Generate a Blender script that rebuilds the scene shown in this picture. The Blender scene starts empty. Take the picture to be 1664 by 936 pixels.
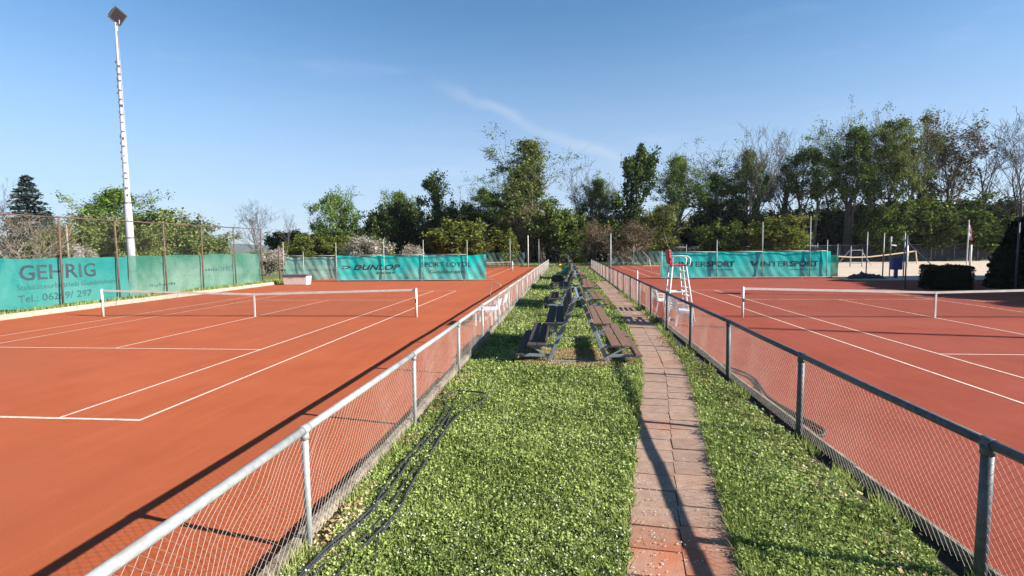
import bpy, math, random
import numpy as np
from mathutils import Vector, Matrix, Quaternion
R = math.radians
sc = bpy.context.scene
col = sc.collection
random.seed(7); rng = np.random.default_rng(7)

# ------------------------------------------------------------------ camera, sky, sun, exposure
cam = bpy.data.cameras.new('camera'); camo = bpy.data.objects.new('camera', cam); col.objects.link(camo)
cam.sensor_fit = 'HORIZONTAL'; cam.sensor_width = 36; cam.lens = 18.383
cam.clip_start = 0.05; cam.clip_end = 12000
FW = Vector((-0.09779, 0.99222, -0.07699)); RT = Vector((0.99520, 0.09727, -0.01048)); UP = Vector((0.0029, 0.07765, 0.99698))
camo.matrix_world = Matrix(((RT.x, UP.x, -FW.x, 0), (RT.y, UP.y, -FW.y, 0), (RT.z, UP.z, -FW.z, 2.561), (0, 0, 0, 1)))
sc.camera = camo
TOSUN = Vector((1.88, -0.42, 1.0)).normalized()
SUN_EL = math.asin(TOSUN.z); SUN_AZ = math.atan2(TOSUN.x, TOSUN.y)
sun = bpy.data.lights.new('sun', 'SUN'); sun.energy = 5.0; sun.angle = R(0.53); sun.color = (1.0, 0.94, 0.85)
suno = bpy.data.objects.new('sun', sun); col.objects.link(suno)
suno.rotation_euler = (-TOSUN).to_track_quat('-Z', 'Y').to_euler(); suno.location = (60, -20, 60)
w = bpy.data.worlds.new('World'); sc.world = w; w.use_nodes = True
nt = w.node_tree; N = nt.nodes; LK = nt.links
bg = N['Background']; bg.inputs['Strength'].default_value = 0.056
sky = N.new('ShaderNodeTexSky'); sky.sky_type = 'NISHITA'; sky.sun_disc = False
sky.sun_elevation = SUN_EL; sky.sun_rotation = SUN_AZ; sky.altitude = 200; sky.air_density = 0.85; sky.dust_density = 0.1; sky.ozone_density = 4.5
tcw = N.new('ShaderNodeTexCoord')
# faint cirrus streaks all round the sky
mpw = N.new('ShaderNodeMapping'); mpw.inputs['Scale'].default_value = (1.0, 3.0, 9.0); mpw.inputs['Rotation'].default_value = (0.2, 0.45, 0.3)
nzw = N.new('ShaderNodeTexNoise'); nzw.inputs['Scale'].default_value = 1.7; nzw.inputs['Detail'].default_value = 6; nzw.inputs['Roughness'].default_value = 0.6
rmw = N.new('ShaderNodeMapRange'); rmw.inputs[1].default_value = 0.56; rmw.inputs[2].default_value = 0.9; rmw.inputs[4].default_value = 0.16
mxw = N.new('ShaderNodeMix'); mxw.data_type = 'RGBA'; mxw.inputs['B'].default_value = (6.5, 6.9, 7.6, 1)
LK.new(tcw.outputs['Generated'], mpw.inputs['Vector']); LK.new(mpw.outputs[0], nzw.inputs['Vector'])
LK.new(nzw.outputs['Fac'], rmw.inputs[0]); LK.new(rmw.outputs[0], mxw.inputs['Factor'])
tnw = N.new('ShaderNodeMix'); tnw.data_type = 'RGBA'; tnw.blend_type = 'MULTIPLY'; tnw.inputs['Factor'].default_value = 1; tnw.inputs['B'].default_value = (0.86, 1.12, 1.10, 1)
LK.new(sky.outputs[0], tnw.inputs['A']); spw = N.new('ShaderNodeSeparateXYZ'); LK.new(tcw.outputs['Generated'], spw.inputs[0])
hzw = N.new('ShaderNodeMapRange'); hzw.interpolation_type = 'SMOOTHSTEP'; hzw.inputs[1].default_value = 0.42; hzw.inputs[2].default_value = -0.05; hzw.inputs[4].default_value = 0.85
LK.new(spw.outputs['Z'], hzw.inputs[0])
pale = N.new('ShaderNodeMix'); pale.data_type = 'RGBA'; pale.inputs['B'].default_value = (3.4, 3.75, 4.75, 1)
LK.new(hzw.outputs[0], pale.inputs['Factor']); LK.new(tnw.outputs['Result'], pale.inputs['A'])
def wmath(op, a, b=None, c=None):
    m_ = N.new('ShaderNodeMath'); m_.operation = op; m_.use_clamp = op == 'MULTIPLY'
    for i, v_ in enumerate((a, b, c)):
        if v_ is None: continue
        if isinstance(v_, (int, float)): m_.inputs[i].default_value = v_
        else: LK.new(v_, m_.inputs[i])
    return m_.outputs[0]
def wdot(vec):
    d_ = N.new('ShaderNodeVectorMath'); d_.operation = 'DOT_PRODUCT'; LK.new(tcw.outputs['Generated'], d_.inputs[0]); d_.inputs[1].default_value = vec; return d_.outputs['Value']
def wramp(v_, a, b):
    r_ = N.new('ShaderNodeMapRange'); r_.interpolation_type = 'SMOOTHSTEP'; r_.inputs[1].default_value = a; r_.inputs[2].default_value = b; LK.new(v_, r_.inputs[0]); return r_.outputs[0]
nsm = N.new('ShaderNodeTexNoise'); nsm.inputs['Scale'].default_value = 9; nsm.inputs['Detail'].default_value = 5; LK.new(tcw.outputs['Generated'], nsm.inputs['Vector'])
off = wmath('MULTIPLY_ADD', nsm.outputs['Fac'], 0.05, -0.025)
band = wramp(wmath('ABSOLUTE', wmath('ADD', wdot((-0.4257, 0.1767, -0.8874)), off)), 0.017, 0.0)
along = wramp(wdot((-0.0499, 0.9729, 0.2258)), 0.975, 0.996)
trail = wmath('MULTIPLY', wmath('MULTIPLY', band, along), wmath('MULTIPLY_ADD', nsm.outputs['Fac'], 0.42, 0.0))
tmix = N.new('ShaderNodeMix'); tmix.data_type = 'RGBA'; tmix.inputs['B'].default_value = (4.6, 4.9, 5.4, 1)
LK.new(trail, tmix.inputs['Factor']); LK.new(pale.outputs['Result'], tmix.inputs['A']); LK.new(tmix.outputs['Result'], mxw.inputs['A']); LK.new(mxw.outputs['Result'], bg.inputs['Color'])
sc.view_settings.view_transform = 'Standard'; sc.view_settings.look = 'None'
sc.view_settings.gamma = 1; sc.view_settings.use_curve_mapping = False
sc.view_settings.exposure = 1.6
sc.cycles.max_bounces = 6; sc.cycles.transparent_max_bounces = 12

# ------------------------------------------------------------------ helpers
def tag(o, label=None, cat=None, group=None, kind=None):
    if label: o['label'] = label
    if cat: o['category'] = cat
    if group: o['group'] = group
    if kind: o['kind'] = kind
    return o
def empty(name, loc=(0, 0, 0), rz=0):
    o = bpy.data.objects.new(name, None); col.objects.link(o); o.location = loc; o.rotation_euler = (0, 0, rz); o.empty_display_size = 0.2
    return o
def link(name, me, parent=None, m=None):
    if m is not None and not me.materials: me.materials.append(m)
    o = bpy.data.objects.new(name, me); col.objects.link(o)
    if parent: o.parent = parent
    return o
def copy_tree(o, parent=None):
    c = o.copy(); col.objects.link(c); c.parent = parent
    for ch in list(o.children): copy_tree(ch, c)
    return c

class MB:
    def __init__(s): s.v = []; s.f = []
    def quad(s, a, b, c, d):
        n = len(s.v); s.v += [tuple(a), tuple(b), tuple(c), tuple(d)]; s.f.append((n, n+1, n+2, n+3)); return s
    def box(s, x0, x1, y0, y1, z0, z1):
        n = len(s.v)
        s.v += [(x0,y0,z0),(x1,y0,z0),(x1,y1,z0),(x0,y1,z0),(x0,y0,z1),(x1,y0,z1),(x1,y1,z1),(x0,y1,z1)]
        s.f += [(n,n+3,n+2,n+1),(n+4,n+5,n+6,n+7),(n,n+1,n+5,n+4),(n+1,n+2,n+6,n+5),(n+2,n+3,n+7,n+6),(n+3,n,n+4,n+7)]; return s
    def bar(s, p0, p1, w, h, up=(0, 0, 1)):
        p0 = Vector(p0); p1 = Vector(p1); d = (p1-p0).normalized(); u = Vector(up)
        a = d.cross(u)
        if a.length < 1e-4: a = d.cross(Vector((1, 0, 0)))
        a.normalize(); b = a.cross(d).normalized(); n = len(s.v)
        for p in (p0, p1):
            for (i, j) in ((-1,-1),(1,-1),(1,1),(-1,1)): s.v.append(tuple(p + a*(i*w/2) + b*(j*h/2)))
        s.f += [(n,n+1,n+2,n+3),(n+7,n+6,n+5,n+4)] + [(n+i, n+4+i, n+4+(i+1)%4, n+(i+1)%4) for i in range(4)]; return s
    def tube(s, pts, r, k=8, cap=True):
        pts = [Vector(p) for p in pts]; m = len(pts)
        rs = r if isinstance(r, (list, tuple)) else [r]*m
        n0 = len(s.v); ref = None
        for i, p in enumerate(pts):
            d = (pts[min(i+1, m-1)] - pts[max(i-1, 0)]).normalized()
            if ref is None:
                ref = d.orthogonal().normalized()
            a = (ref - d*ref.dot(d))
            if a.length < 1e-5: a = d.orthogonal()
            a.normalize(); ref = a; b = d.cross(a)
            for j in range(k):
                t = 2*math.pi*j/k; s.v.append(tuple(p + a*(math.cos(t)*rs[i]) + b*(math.sin(t)*rs[i])))
        for i in range(m-1):
            for j in range(k):
                q = n0+i*k; s.f.append((q+j, q+(j+1)%k, q+k+(j+1)%k, q+k+j))
        if cap:
            s.f.append(tuple(n0+j for j in range(k))[::-1]); s.f.append(tuple(n0+(m-1)*k+j for j in range(k)))
        return s
    def mesh(s, name, m, smooth=False):
        me = bpy.data.meshes.new(name); me.from_pydata(s.v, [], s.f); me.update()
        if m: me.materials.append(m)
        if smooth:
            for p in me.polygons: p.use_smooth = len(p.vertices) == 4
        return me
    def build(s, name, m, parent=None, smooth=False, bevel=0):
        o = link(name, s.mesh(name, m, smooth), parent)
        if bevel:
            b = o.modifiers.new('bevel', 'BEVEL'); b.width = bevel; b.segments = 2; b.limit_method = 'ANGLE'
        return o

def np_mesh(name, V, k, m, smooth=False):
    """V: (n*k,3) array, every k verts a face"""
    V = np.ascontiguousarray(V, dtype=np.float32).reshape(-1, 3); nv = len(V); nf = nv//k
    me = bpy.data.meshes.new(name)
    me.vertices.add(nv); me.vertices.foreach_set('co', V.ravel())
    me.loops.add(nv); me.loops.foreach_set('vertex_index', np.arange(nv, dtype=np.int32))
    me.polygons.add(nf); me.polygons.foreach_set('loop_start', np.arange(0, nv, k, dtype=np.int32))
    me.polygons.foreach_set('loop_total', np.full(nf, k, dtype=np.int32))
    me.update(calc_edges=True)
    if m: me.materials.append(m)
    return me

# ------------------------------------------------------------------ materials
def mat(name, c1, c2=None, scale=3.0, rough=0.7, metallic=0.0, bump=0.0, bscale=40.0, detail=5, spec=0.3, lo=0.35, hi=0.65, stretch=None, c3=None, s3=0.4, lo3=0.48):
    m = bpy.data.materials.new(name); m.use_nodes = True; t = m.node_tree; b = t.nodes['Principled BSDF']
    b.inputs['Roughness'].default_value = rough; b.inputs['Metallic'].default_value = metallic
    b.inputs['Specular IOR Level'].default_value = spec
    g = t.nodes.new('ShaderNodeNewGeometry')
    vec = g.outputs['Position']
    if stretch:
        mp = t.nodes.new('ShaderNodeMapping'); mp.inputs['Scale'].default_value = stretch; t.links.new(vec, mp.inputs['Vector']); vec = mp.outputs[0]
    if c2 is None:
        b.inputs['Base Color'].default_value = (*c1, 1)
    else:
        nz = t.nodes.new('ShaderNodeTexNoise'); nz.inputs['Scale'].default_value = scale; nz.inputs['Detail'].default_value = detail; nz.inputs['Roughness'].default_value = 0.65
        t.links.new(vec, nz.inputs['Vector'])
        mr = t.nodes.new('ShaderNodeMapRange'); mr.inputs[1].default_value = lo; mr.inputs[2].default_value = hi
        t.links.new(nz.outputs['Fac'], mr.inputs[0])
        mx = t.nodes.new('ShaderNodeMix'); mx.data_type = 'RGBA'; mx.inputs['A'].default_value = (*c1, 1); mx.inputs['B'].default_value = (*c2, 1)
        t.links.new(mr.outputs[0], mx.inputs['Factor']); out = mx.outputs['Result']
        if c3 is not None:
            n3 = t.nodes.new('ShaderNodeTexNoise'); n3.inputs['Scale'].default_value = s3; n3.inputs['Detail'].default_value = 4
            t.links.new(g.outputs['Position'], n3.inputs['Vector'])
            m3 = t.nodes.new('ShaderNodeMapRange'); m3.inputs[1].default_value = lo3; m3.inputs[2].default_value = lo3+0.18
            t.links.new(n3.outputs['Fac'], m3.inputs[0])
            x3 = t.nodes.new('ShaderNodeMix'); x3.data_type = 'RGBA'; x3.inputs['B'].default_value = (*c3, 1)
            t.links.new(m3.outputs[0], x3.inputs['Factor']); t.links.new(out, x3.inputs['A']); out = x3.outputs['Result']
        t.links.new(out, b.inputs['Base Color'])
    if bump:
        n2 = t.nodes.new('ShaderNodeTexNoise'); n2.inputs['Scale'].default_value = bscale; n2.inputs['Detail'].default_value = 6
        t.links.new(g.outputs['Position'], n2.inputs['Vector'])
        bp = t.nodes.new('ShaderNodeBump'); bp.inputs['Strength'].default_value = bump; bp.inputs['Distance'].default_value = 0.02
        t.links.new(n2.outputs['Fac'], bp.inputs['Height']); t.links.new(bp.outputs[0], b.inputs['Normal'])
    return m
def dress_clay(m, light, dark):
    t = m.node_tree; b = t.nodes['Principled BSDF']; b.inputs['Sheen Weight'].default_value = 0.022; b.inputs['Sheen Roughness'].default_value = 0.5; b.inputs['Sheen Tint'].default_value = (1.0, 0.72, 0.6, 1)
    g = [n for n in t.nodes if n.type == 'NEW_GEOMETRY'][0]; src = b.inputs['Base Color'].links[0].from_socket
    for sc_, colr, lo, hi, amt in (((5.0, 0.22, 1), light, 0.5, 0.75, 0.5), ((0.9, 0.10, 1), dark, 0.5, 0.7, 0.45), ((2.6, 2.2, 1), light, 0.6, 0.72, 0.35), ((7, 5, 1), dark, 0.64, 0.72, 0.4)):
        mp = t.nodes.new('ShaderNodeMapping'); mp.inputs['Scale'].default_value = sc_; mp.inputs['Rotation'].default_value = (0, 0, 0.04); t.links.new(g.outputs['Position'], mp.inputs['Vector'])
        nz = t.nodes.new('ShaderNodeTexNoise'); nz.inputs['Scale'].default_value = 1.0; nz.inputs['Detail'].default_value = 5; nz.inputs['Roughness'].default_value = 0.7; t.links.new(mp.outputs[0], nz.inputs['Vector'])
        mr = t.nodes.new('ShaderNodeMapRange'); mr.inputs[1].default_value = lo; mr.inputs[2].default_value = hi; mr.inputs[4].default_value = amt; t.links.new(nz.outputs['Fac'], mr.inputs[0])
        mx = t.nodes.new('ShaderNodeMix'); mx.data_type = 'RGBA'; mx.inputs['B'].default_value = (*colr, 1); t.links.new(mr.outputs[0], mx.inputs['Factor']); t.links.new(src, mx.inputs['A']); src = mx.outputs['Result']
    t.links.new(src, b.inputs['Base Color'])
def leafmat(name, cols, trans=0.35, rough=0.6):
    m = bpy.data.materials.new(name); m.use_nodes = True; t = m.node_tree
    for n in list(t.nodes):
        if n.type != 'OUTPUT_MATERIAL': t.nodes.remove(n)
    out = [n for n in t.nodes if n.type == 'OUTPUT_MATERIAL'][0]
    g = t.nodes.new('ShaderNodeNewGeometry'); cr = t.nodes.new('ShaderNodeValToRGB'); cr.color_ramp.interpolation = 'LINEAR'
    oi = t.nodes.new('ShaderNodeObjectInfo')
    e = cr.color_ramp.elements
    while len(e) < len(cols): e.new(0.5)
    for i, c in enumerate(cols): e[i].position = i/(len(cols)-1); e[i].color = (*c, 1)
    nz = t.nodes.new('ShaderNodeTexNoise'); nz.inputs['Scale'].default_value = 0.55; nz.inputs['Detail'].default_value = 2
    t.links.new(g.outputs['Position'], nz.inputs['Vector'])
    ma = t.nodes.new('ShaderNodeMath'); ma.operation = 'MULTIPLY_ADD'; ma.inputs[1].default_value = 1.3; ma.inputs[2].default_value = -0.65
    t.links.new(nz.outputs['Fac'], ma.inputs[0])
    ad = t.nodes.new('ShaderNodeMath'); ad.operation = 'ADD'; ad.use_clamp = True
    t.links.new(g.outputs['Random Per Island'], ad.inputs[0]); t.links.new(ma.outputs[0], ad.inputs[1]); t.links.new(ad.outputs[0], cr.inputs[0])
    d = t.nodes.new('ShaderNodeBsdfDiffuse'); tr = t.nodes.new('ShaderNodeBsdfTranslucent'); ms = t.nodes.new('ShaderNodeMixShader'); ms.inputs[0].default_value = trans
    gl = t.nodes.new('ShaderNodeBsdfGlossy'); gl.inputs['Roughness'].default_value = 0.45; gl.inputs['Color'].default_value = (1, 1, 1, 1); m2 = t.nodes.new('ShaderNodeMixShader'); m2.inputs[0].default_value = 0.0
    t.links.new(cr.outputs[0], d.inputs[0]); t.links.new(cr.outputs[0], tr.inputs[0]); t.links.new(d.outputs[0], ms.inputs[1]); t.links.new(tr.outputs[0], ms.inputs[2])
    t.links.new(ms.outputs[0], m2.inputs[1]); t.links.new(gl.outputs[0], m2.inputs[2]); t.links.new(m2.outputs[0], out.inputs[0])
    return m
def slabmat():
    m = mat('paving', (0.220, 0.140, 0.102), (0.292, 0.196, 0.146), 9, 0.9, bump=0.22, bscale=60, c3=(0.29, 0.135, 0.085), s3=0.75, lo3=0.53)
    t = m.node_tree; b = t.nodes['Principled BSDF']; oi = t.nodes.new('ShaderNodeObjectInfo')
    hs = t.nodes.new('ShaderNodeHueSaturation'); mr = t.nodes.new('ShaderNodeMapRange'); mr.inputs[3].default_value = 0.88; mr.inputs[4].default_value = 1.12
    t.links.new(oi.outputs['Random'], mr.inputs[0]); t.links.new(mr.outputs[0], hs.inputs['Value'])
    # clay carried on shoes has stained the slabs nearest the camera
    g = [n for n in t.nodes if n.type == 'NEW_GEOMETRY'][0]; vd = t.nodes.new('ShaderNodeVectorMath'); vd.operation = 'DISTANCE'; vd.inputs[1].default_value = (0.93, 4.25, 0.03)
    wn = t.nodes.new('ShaderNodeTexNoise'); wn.inputs['Scale'].default_value = 5; wn.inputs['Detail'].default_value = 4; t.links.new(g.outputs['Position'], wn.inputs['Vector'])
    ad = t.nodes.new('ShaderNodeMath'); ad.operation = 'MULTIPLY_ADD'; ad.inputs[1].default_value = 0.9; t.links.new(wn.outputs['Fac'], ad.inputs[0]); t.links.new(g.outputs['Position'], vd.inputs[0]); t.links.new(vd.outputs['Value'], ad.inputs[2])
    mk = t.nodes.new('ShaderNodeMapRange'); mk.inputs[1].default_value = 1.12; mk.inputs[2].default_value = 0.5; mk.inputs[4].default_value = 0.8; t.links.new(ad.outputs[0], mk.inputs[0])
    sx = t.nodes.new('ShaderNodeMix'); sx.data_type = 'RGBA'; sx.inputs['B'].default_value = (0.31, 0.085, 0.036, 1); t.links.new(mk.outputs[0], sx.inputs['Factor'])
    t.links.new(b.inputs['Base Color'].links[0].from_socket, sx.inputs['A']); t.links.new(sx.outputs['Result'], b.inputs['Base Color'])
    lk = b.inputs['Base Color'].links[0]; src = lk.from_socket; t.links.new(src, hs.inputs['Color']); t.links.new(hs.outputs[0], b.inputs['Base Color'])
    return m
def clothmat(name, c, pale, zlo, zhi, sheer):
    m = bpy.data.materials.new(name); m.use_nodes = True; t = m.node_tree
    b = t.nodes['Principled BSDF']; b.inputs['Roughness'].default_value = 0.65; b.inputs['Specular IOR Level'].default_value = 0.15
    out = [n for n in t.nodes if n.type == 'OUTPUT_MATERIAL'][0]
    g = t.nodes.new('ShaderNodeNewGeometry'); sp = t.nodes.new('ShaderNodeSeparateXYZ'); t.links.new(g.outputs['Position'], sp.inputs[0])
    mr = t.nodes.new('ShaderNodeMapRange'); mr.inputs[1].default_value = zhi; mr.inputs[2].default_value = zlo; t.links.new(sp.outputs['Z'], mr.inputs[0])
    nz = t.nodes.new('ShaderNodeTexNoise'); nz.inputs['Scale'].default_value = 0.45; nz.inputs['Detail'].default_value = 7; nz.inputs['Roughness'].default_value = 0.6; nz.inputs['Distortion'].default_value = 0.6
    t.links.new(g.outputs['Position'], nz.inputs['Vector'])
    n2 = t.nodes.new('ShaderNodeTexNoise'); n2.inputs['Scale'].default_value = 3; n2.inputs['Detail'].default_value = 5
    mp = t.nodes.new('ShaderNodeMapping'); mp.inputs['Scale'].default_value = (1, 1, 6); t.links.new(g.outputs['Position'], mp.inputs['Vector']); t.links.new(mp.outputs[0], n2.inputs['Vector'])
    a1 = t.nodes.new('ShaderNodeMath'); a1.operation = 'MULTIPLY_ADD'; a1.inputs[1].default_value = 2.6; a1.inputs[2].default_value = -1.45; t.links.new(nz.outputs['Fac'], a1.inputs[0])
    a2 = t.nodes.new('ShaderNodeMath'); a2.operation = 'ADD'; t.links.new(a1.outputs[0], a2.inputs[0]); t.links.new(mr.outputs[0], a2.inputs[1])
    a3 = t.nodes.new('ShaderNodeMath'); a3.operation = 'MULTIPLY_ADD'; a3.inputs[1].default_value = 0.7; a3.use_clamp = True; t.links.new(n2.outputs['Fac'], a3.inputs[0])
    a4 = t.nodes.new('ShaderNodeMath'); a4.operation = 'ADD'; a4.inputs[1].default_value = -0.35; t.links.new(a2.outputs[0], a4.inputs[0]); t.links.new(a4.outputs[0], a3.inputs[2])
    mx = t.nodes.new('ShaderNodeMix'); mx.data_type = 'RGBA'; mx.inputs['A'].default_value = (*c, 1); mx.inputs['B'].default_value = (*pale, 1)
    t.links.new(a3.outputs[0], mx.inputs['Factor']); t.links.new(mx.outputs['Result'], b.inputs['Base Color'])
    tl = t.nodes.new('ShaderNodeBsdfTranslucent'); t.links.new(mx.outputs['Result'], tl.inputs[0])
    ms = t.nodes.new('ShaderNodeMixShader'); ms.inputs[0].default_value = 0.3; t.links.new(b.outputs[0], ms.inputs[1]); t.links.new(tl.outputs[0], ms.inputs[2])
    tp = t.nodes.new('ShaderNodeBsdfTransparent'); m2 = t.nodes.new('ShaderNodeMixShader'); m2.inputs[0].default_value = sheer
    t.links.new(ms.outputs[0], m2.inputs[1]); t.links.new(tp.outputs[0], m2.inputs[2]); t.links.new(m2.outputs[0], out.inputs[0])
    return m
M = dict(
    clay_l=mat('clay_orange', (0.264, 0.056, 0.018), (0.302, 0.069, 0.025), 0.7, 0.95, bump=0.25, bscale=140, spec=0.1, c3=(0.256, 0.061, 0.024), s3=0.16),
    clay_r=mat('clay_rose', (0.182, 0.032, 0.017), (0.212, 0.042, 0.024), 0.7, 0.95, bump=0.25, bscale=140, spec=0.1, c3=(0.205, 0.046, 0.029), s3=0.16),  # base tone shifted from the left clay for the backlit view towards the sun
    line=mat('line_white', (0.58, 0.47, 0.40), (0.36, 0.13, 0.075), 9, 0.8, lo=0.48, hi=0.78),
    soil=mat('soil', (0.10, 0.065, 0.04), (0.2, 0.13, 0.08), 8, 0.95, bump=0.6, bscale=50),
    soil_shade=mat('kerb_shade_soil', (0.022, 0.016, 0.011), (0.05, 0.036, 0.024), 9, 1.0, bump=0.8, bscale=40),  # soil tone darkened to carry the shade of the right kerb
    lawn=mat('lawn_ground', (0.045, 0.060, 0.016), (0.085, 0.098, 0.03), 2.2, 0.95, bump=1.0, bscale=70, c3=(0.13, 0.11, 0.045), s3=0.5),
    field=mat('field', (0.065, 0.09, 0.024), (0.11, 0.125, 0.04), 0.15, 0.95, bump=0.8, bscale=9),
    kerb=mat('concrete', (0.25, 0.205, 0.165), (0.32, 0.28, 0.235), 4, 0.9, bump=0.4, bscale=60),
    kerb_d=mat('old_concrete', (0.10, 0.08, 0.058), (0.24, 0.20, 0.155), 7, 0.95, bump=0.7, bscale=50),
    slab=slabmat(),
    galv=mat('galvanised_steel', (0.22, 0.235, 0.235), (0.31, 0.325, 0.325), 14, 0.55, 0.2, bump=0.1, bscale=90, c3=(0.17, 0.13, 0.105), s3=3.5, lo3=0.58),
    galv_r=mat('weathered_steel_shaded', (0.048, 0.060, 0.070), (0.085, 0.10, 0.112), 14, 0.5, 0.1, bump=0.1, bscale=90, c3=(0.10, 0.07, 0.055), s3=3.5, lo3=0.58),  # weathered steel, darkened in colour to stand for its unlit side
    wire=mat('wire', (0.30, 0.26, 0.23), None, rough=0.5, metallic=0.2),
    wire_r=mat('wire_green', (0.21, 0.185, 0.16), None, rough=0.5, metallic=0.2),
    wire_d=mat('wire_dark', (0.16, 0.17, 0.15), None, rough=0.6),
    rust=mat('brown_post', (0.075, 0.042, 0.032), (0.12, 0.075, 0.056), 8, 0.8, bump=0.2),
    white=mat('white_paint', (0.60, 0.585, 0.565), (0.50, 0.48, 0.45), 5, 0.45),
    mast=mat('mast_paint', (0.36, 0.35, 0.39), (0.29, 0.28, 0.32), 3, 0.55),
    plastic=mat('white_plastic', (0.62, 0.62, 0.65), None, rough=0.35),
    black=mat('black_rubber', (0.018, 0.018, 0.02), (0.04, 0.04, 0.042), 12, 0.5, bump=0.2),
    rubber_r=mat('ribbed_rubber', (0.015, 0.018, 0.015), (0.03, 0.035, 0.03), 30, 0.6),
    net=mat('net_cord', (0.03, 0.03, 0.035), None, rough=0.8),
    band=mat('net_band', (0.58, 0.54, 0.50), (0.48, 0.43, 0.38), 4, 0.7),
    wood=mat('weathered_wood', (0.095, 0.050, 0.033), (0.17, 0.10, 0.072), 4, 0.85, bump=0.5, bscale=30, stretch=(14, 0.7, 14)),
    wood_shade=mat('shaded_side_wood', (0.030, 0.020, 0.022), (0.058, 0.040, 0.040), 4, 0.8, bump=0.5, bscale=30, stretch=(14, 0.7, 14)),  # same boards, shade of the side away from the sun put into the colour
    steel_b=mat('blue_grey_steel', (0.15, 0.18, 0.21), (0.22, 0.245, 0.275), 9, 0.6, 0.1, bump=0.15),
    red=mat('red_plastic', (0.5, 0.014, 0.03), None, rough=0.4),
    lid=mat('dark_lid', (0.06, 0.055, 0.08), (0.1, 0.09, 0.12), 6, 0.5),
    box=mat('box_paint', (0.62, 0.53, 0.49), (0.50, 0.37, 0.31), 3, 0.6, lo=0.5, hi=0.8),
    lamp=mat('lamp_housing', (0.34, 0.34, 0.30), (0.26, 0.26, 0.22), 6, 0.5),
    glass=mat('lamp_glass', (0.02, 0.022, 0.028), None, rough=0.12, spec=0.6),
    rung=mat('dark_metal', (0.06, 0.055, 0.05), None, rough=0.6),
    letter=mat('faded_print', (0.018, 0.030, 0.045), (0.022, 0.085, 0.09), 1.4, 0.7, lo=0.45, hi=0.75),
    letter_f=mat('worn_print', (0.012, 0.05, 0.055), (0.025, 0.10, 0.10), 2.0, 0.7),
    sand=mat('sand', (0.36, 0.29, 0.225), (0.41, 0.335, 0.265), 0.8, 0.95, bump=0.5, bscale=8),
    blue=mat('blue_box', (0.05, 0.055, 0.16), (0.07, 0.08, 0.2), 3, 0.45),
    tan=mat('tan_webbing', (0.62, 0.47, 0.30), None, rough=0.8),
    green=mat('green_tarp', (0.015, 0.17, 0.085), (0.03, 0.24, 0.14), 5, 0.5),
    yellow=mat('yellow_cloth', (0.62, 0.33, 0.02), (0.7, 0.42, 0.06), 5, 0.6),
    tarp=mat('dark_tarp', (0.02, 0.018, 0.022), (0.05, 0.04, 0.045), 4, 0.7),
    roof=mat('shelter_roof', (0.014, 0.015, 0.018), (0.022, 0.024, 0.028), 3, 0.6),
    bark=mat('bark', (0.075, 0.06, 0.052), (0.15, 0.125, 0.105), 6, 0.95, bump=0.8, bscale=12),
    bark_p=mat('pale_bark', (0.20, 0.17, 0.15), (0.33, 0.29, 0.26), 6, 0.95, bump=0.6, bscale=12),
    bark_m=mat('grey_bark', (0.05, 0.045, 0.047), (0.095, 0.085, 0.085), 6, 0.95, bump=0.6, bscale=12),
    twig=mat('twig_grey', (0.17, 0.14, 0.115), (0.27, 0.23, 0.19), 3, 0.95),
    hill=mat('far_forest', (0.018, 0.032, 0.022), (0.032, 0.05, 0.028), 0.02, 1.0),
)
dress_clay(M['clay_l'], (0.33, 0.084, 0.036), (0.225, 0.047, 0.016)); dress_clay(M['clay_r'], (0.245, 0.058, 0.036), (0.155, 0.029, 0.016))
LM = dict(
    fresh=leafmat('leaf_fresh', [(0.018, 0.038, 0.009), (0.074, 0.125, 0.027), (0.20, 0.28, 0.068)], 0.25),
    olive=leafmat('leaf_olive', [(0.022, 0.036, 0.010), (0.090, 0.122, 0.032), (0.23, 0.26, 0.08)], 0.25),
    shrub=leafmat('leaf_shrub', [(0.012, 0.024, 0.007), (0.056, 0.088, 0.02), (0.18, 0.22, 0.055)], 0.25),
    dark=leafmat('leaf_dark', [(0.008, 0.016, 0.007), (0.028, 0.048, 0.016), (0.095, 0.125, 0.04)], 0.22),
    ivy=leafmat('leaf_ivy', [(0.014, 0.03, 0.010), (0.04, 0.07, 0.018), (0.11, 0.15, 0.035)], 0.25),
    yellow=leafmat('leaf_yellow', [(0.035, 0.048, 0.010), (0.10, 0.118, 0.026), (0.20, 0.215, 0.055)]),
    brown=leafmat('leaf_brown', [(0.032, 0.025, 0.014), (0.09, 0.072, 0.036), (0.18, 0.13, 0.07)], 0.22),
    russet=leafmat('leaf_russet', [(0.03, 0.032, 0.012), (0.10, 0.095, 0.035), (0.20, 0.15, 0.07)], 0.25),
    blossom=leafmat('leaf_blossom', [(0.06, 0.08, 0.025), (0.26, 0.235, 0.19), (0.62, 0.56, 0.53)]),
    spruce=leafmat('leaf_spruce', [(0.012, 0.022, 0.022), (0.028, 0.044, 0.044), (0.05, 0.065, 0.06)], 0.1),
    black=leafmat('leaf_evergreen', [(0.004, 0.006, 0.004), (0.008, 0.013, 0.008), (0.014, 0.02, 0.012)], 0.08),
    clover=leafmat('leaf_clover', [(0.042, 0.072, 0.018), (0.22, 0.285, 0.076), (0.40, 0.475, 0.17)], 0.3),
    grass=leafmat('grass_blade', [(0.050, 0.080, 0.018), (0.21, 0.265, 0.066), (0.44, 0.48, 0.18)], 0.3),
    dry=leafmat('dry_grass', [(0.13, 0.095, 0.04), (0.34, 0.26, 0.13), (0.52, 0.42, 0.24)], 0.25),
    petal=leafmat('petal_white', [(0.36, 0.36, 0.30), (0.60, 0.59, 0.54)], 0.2),
)

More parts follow.
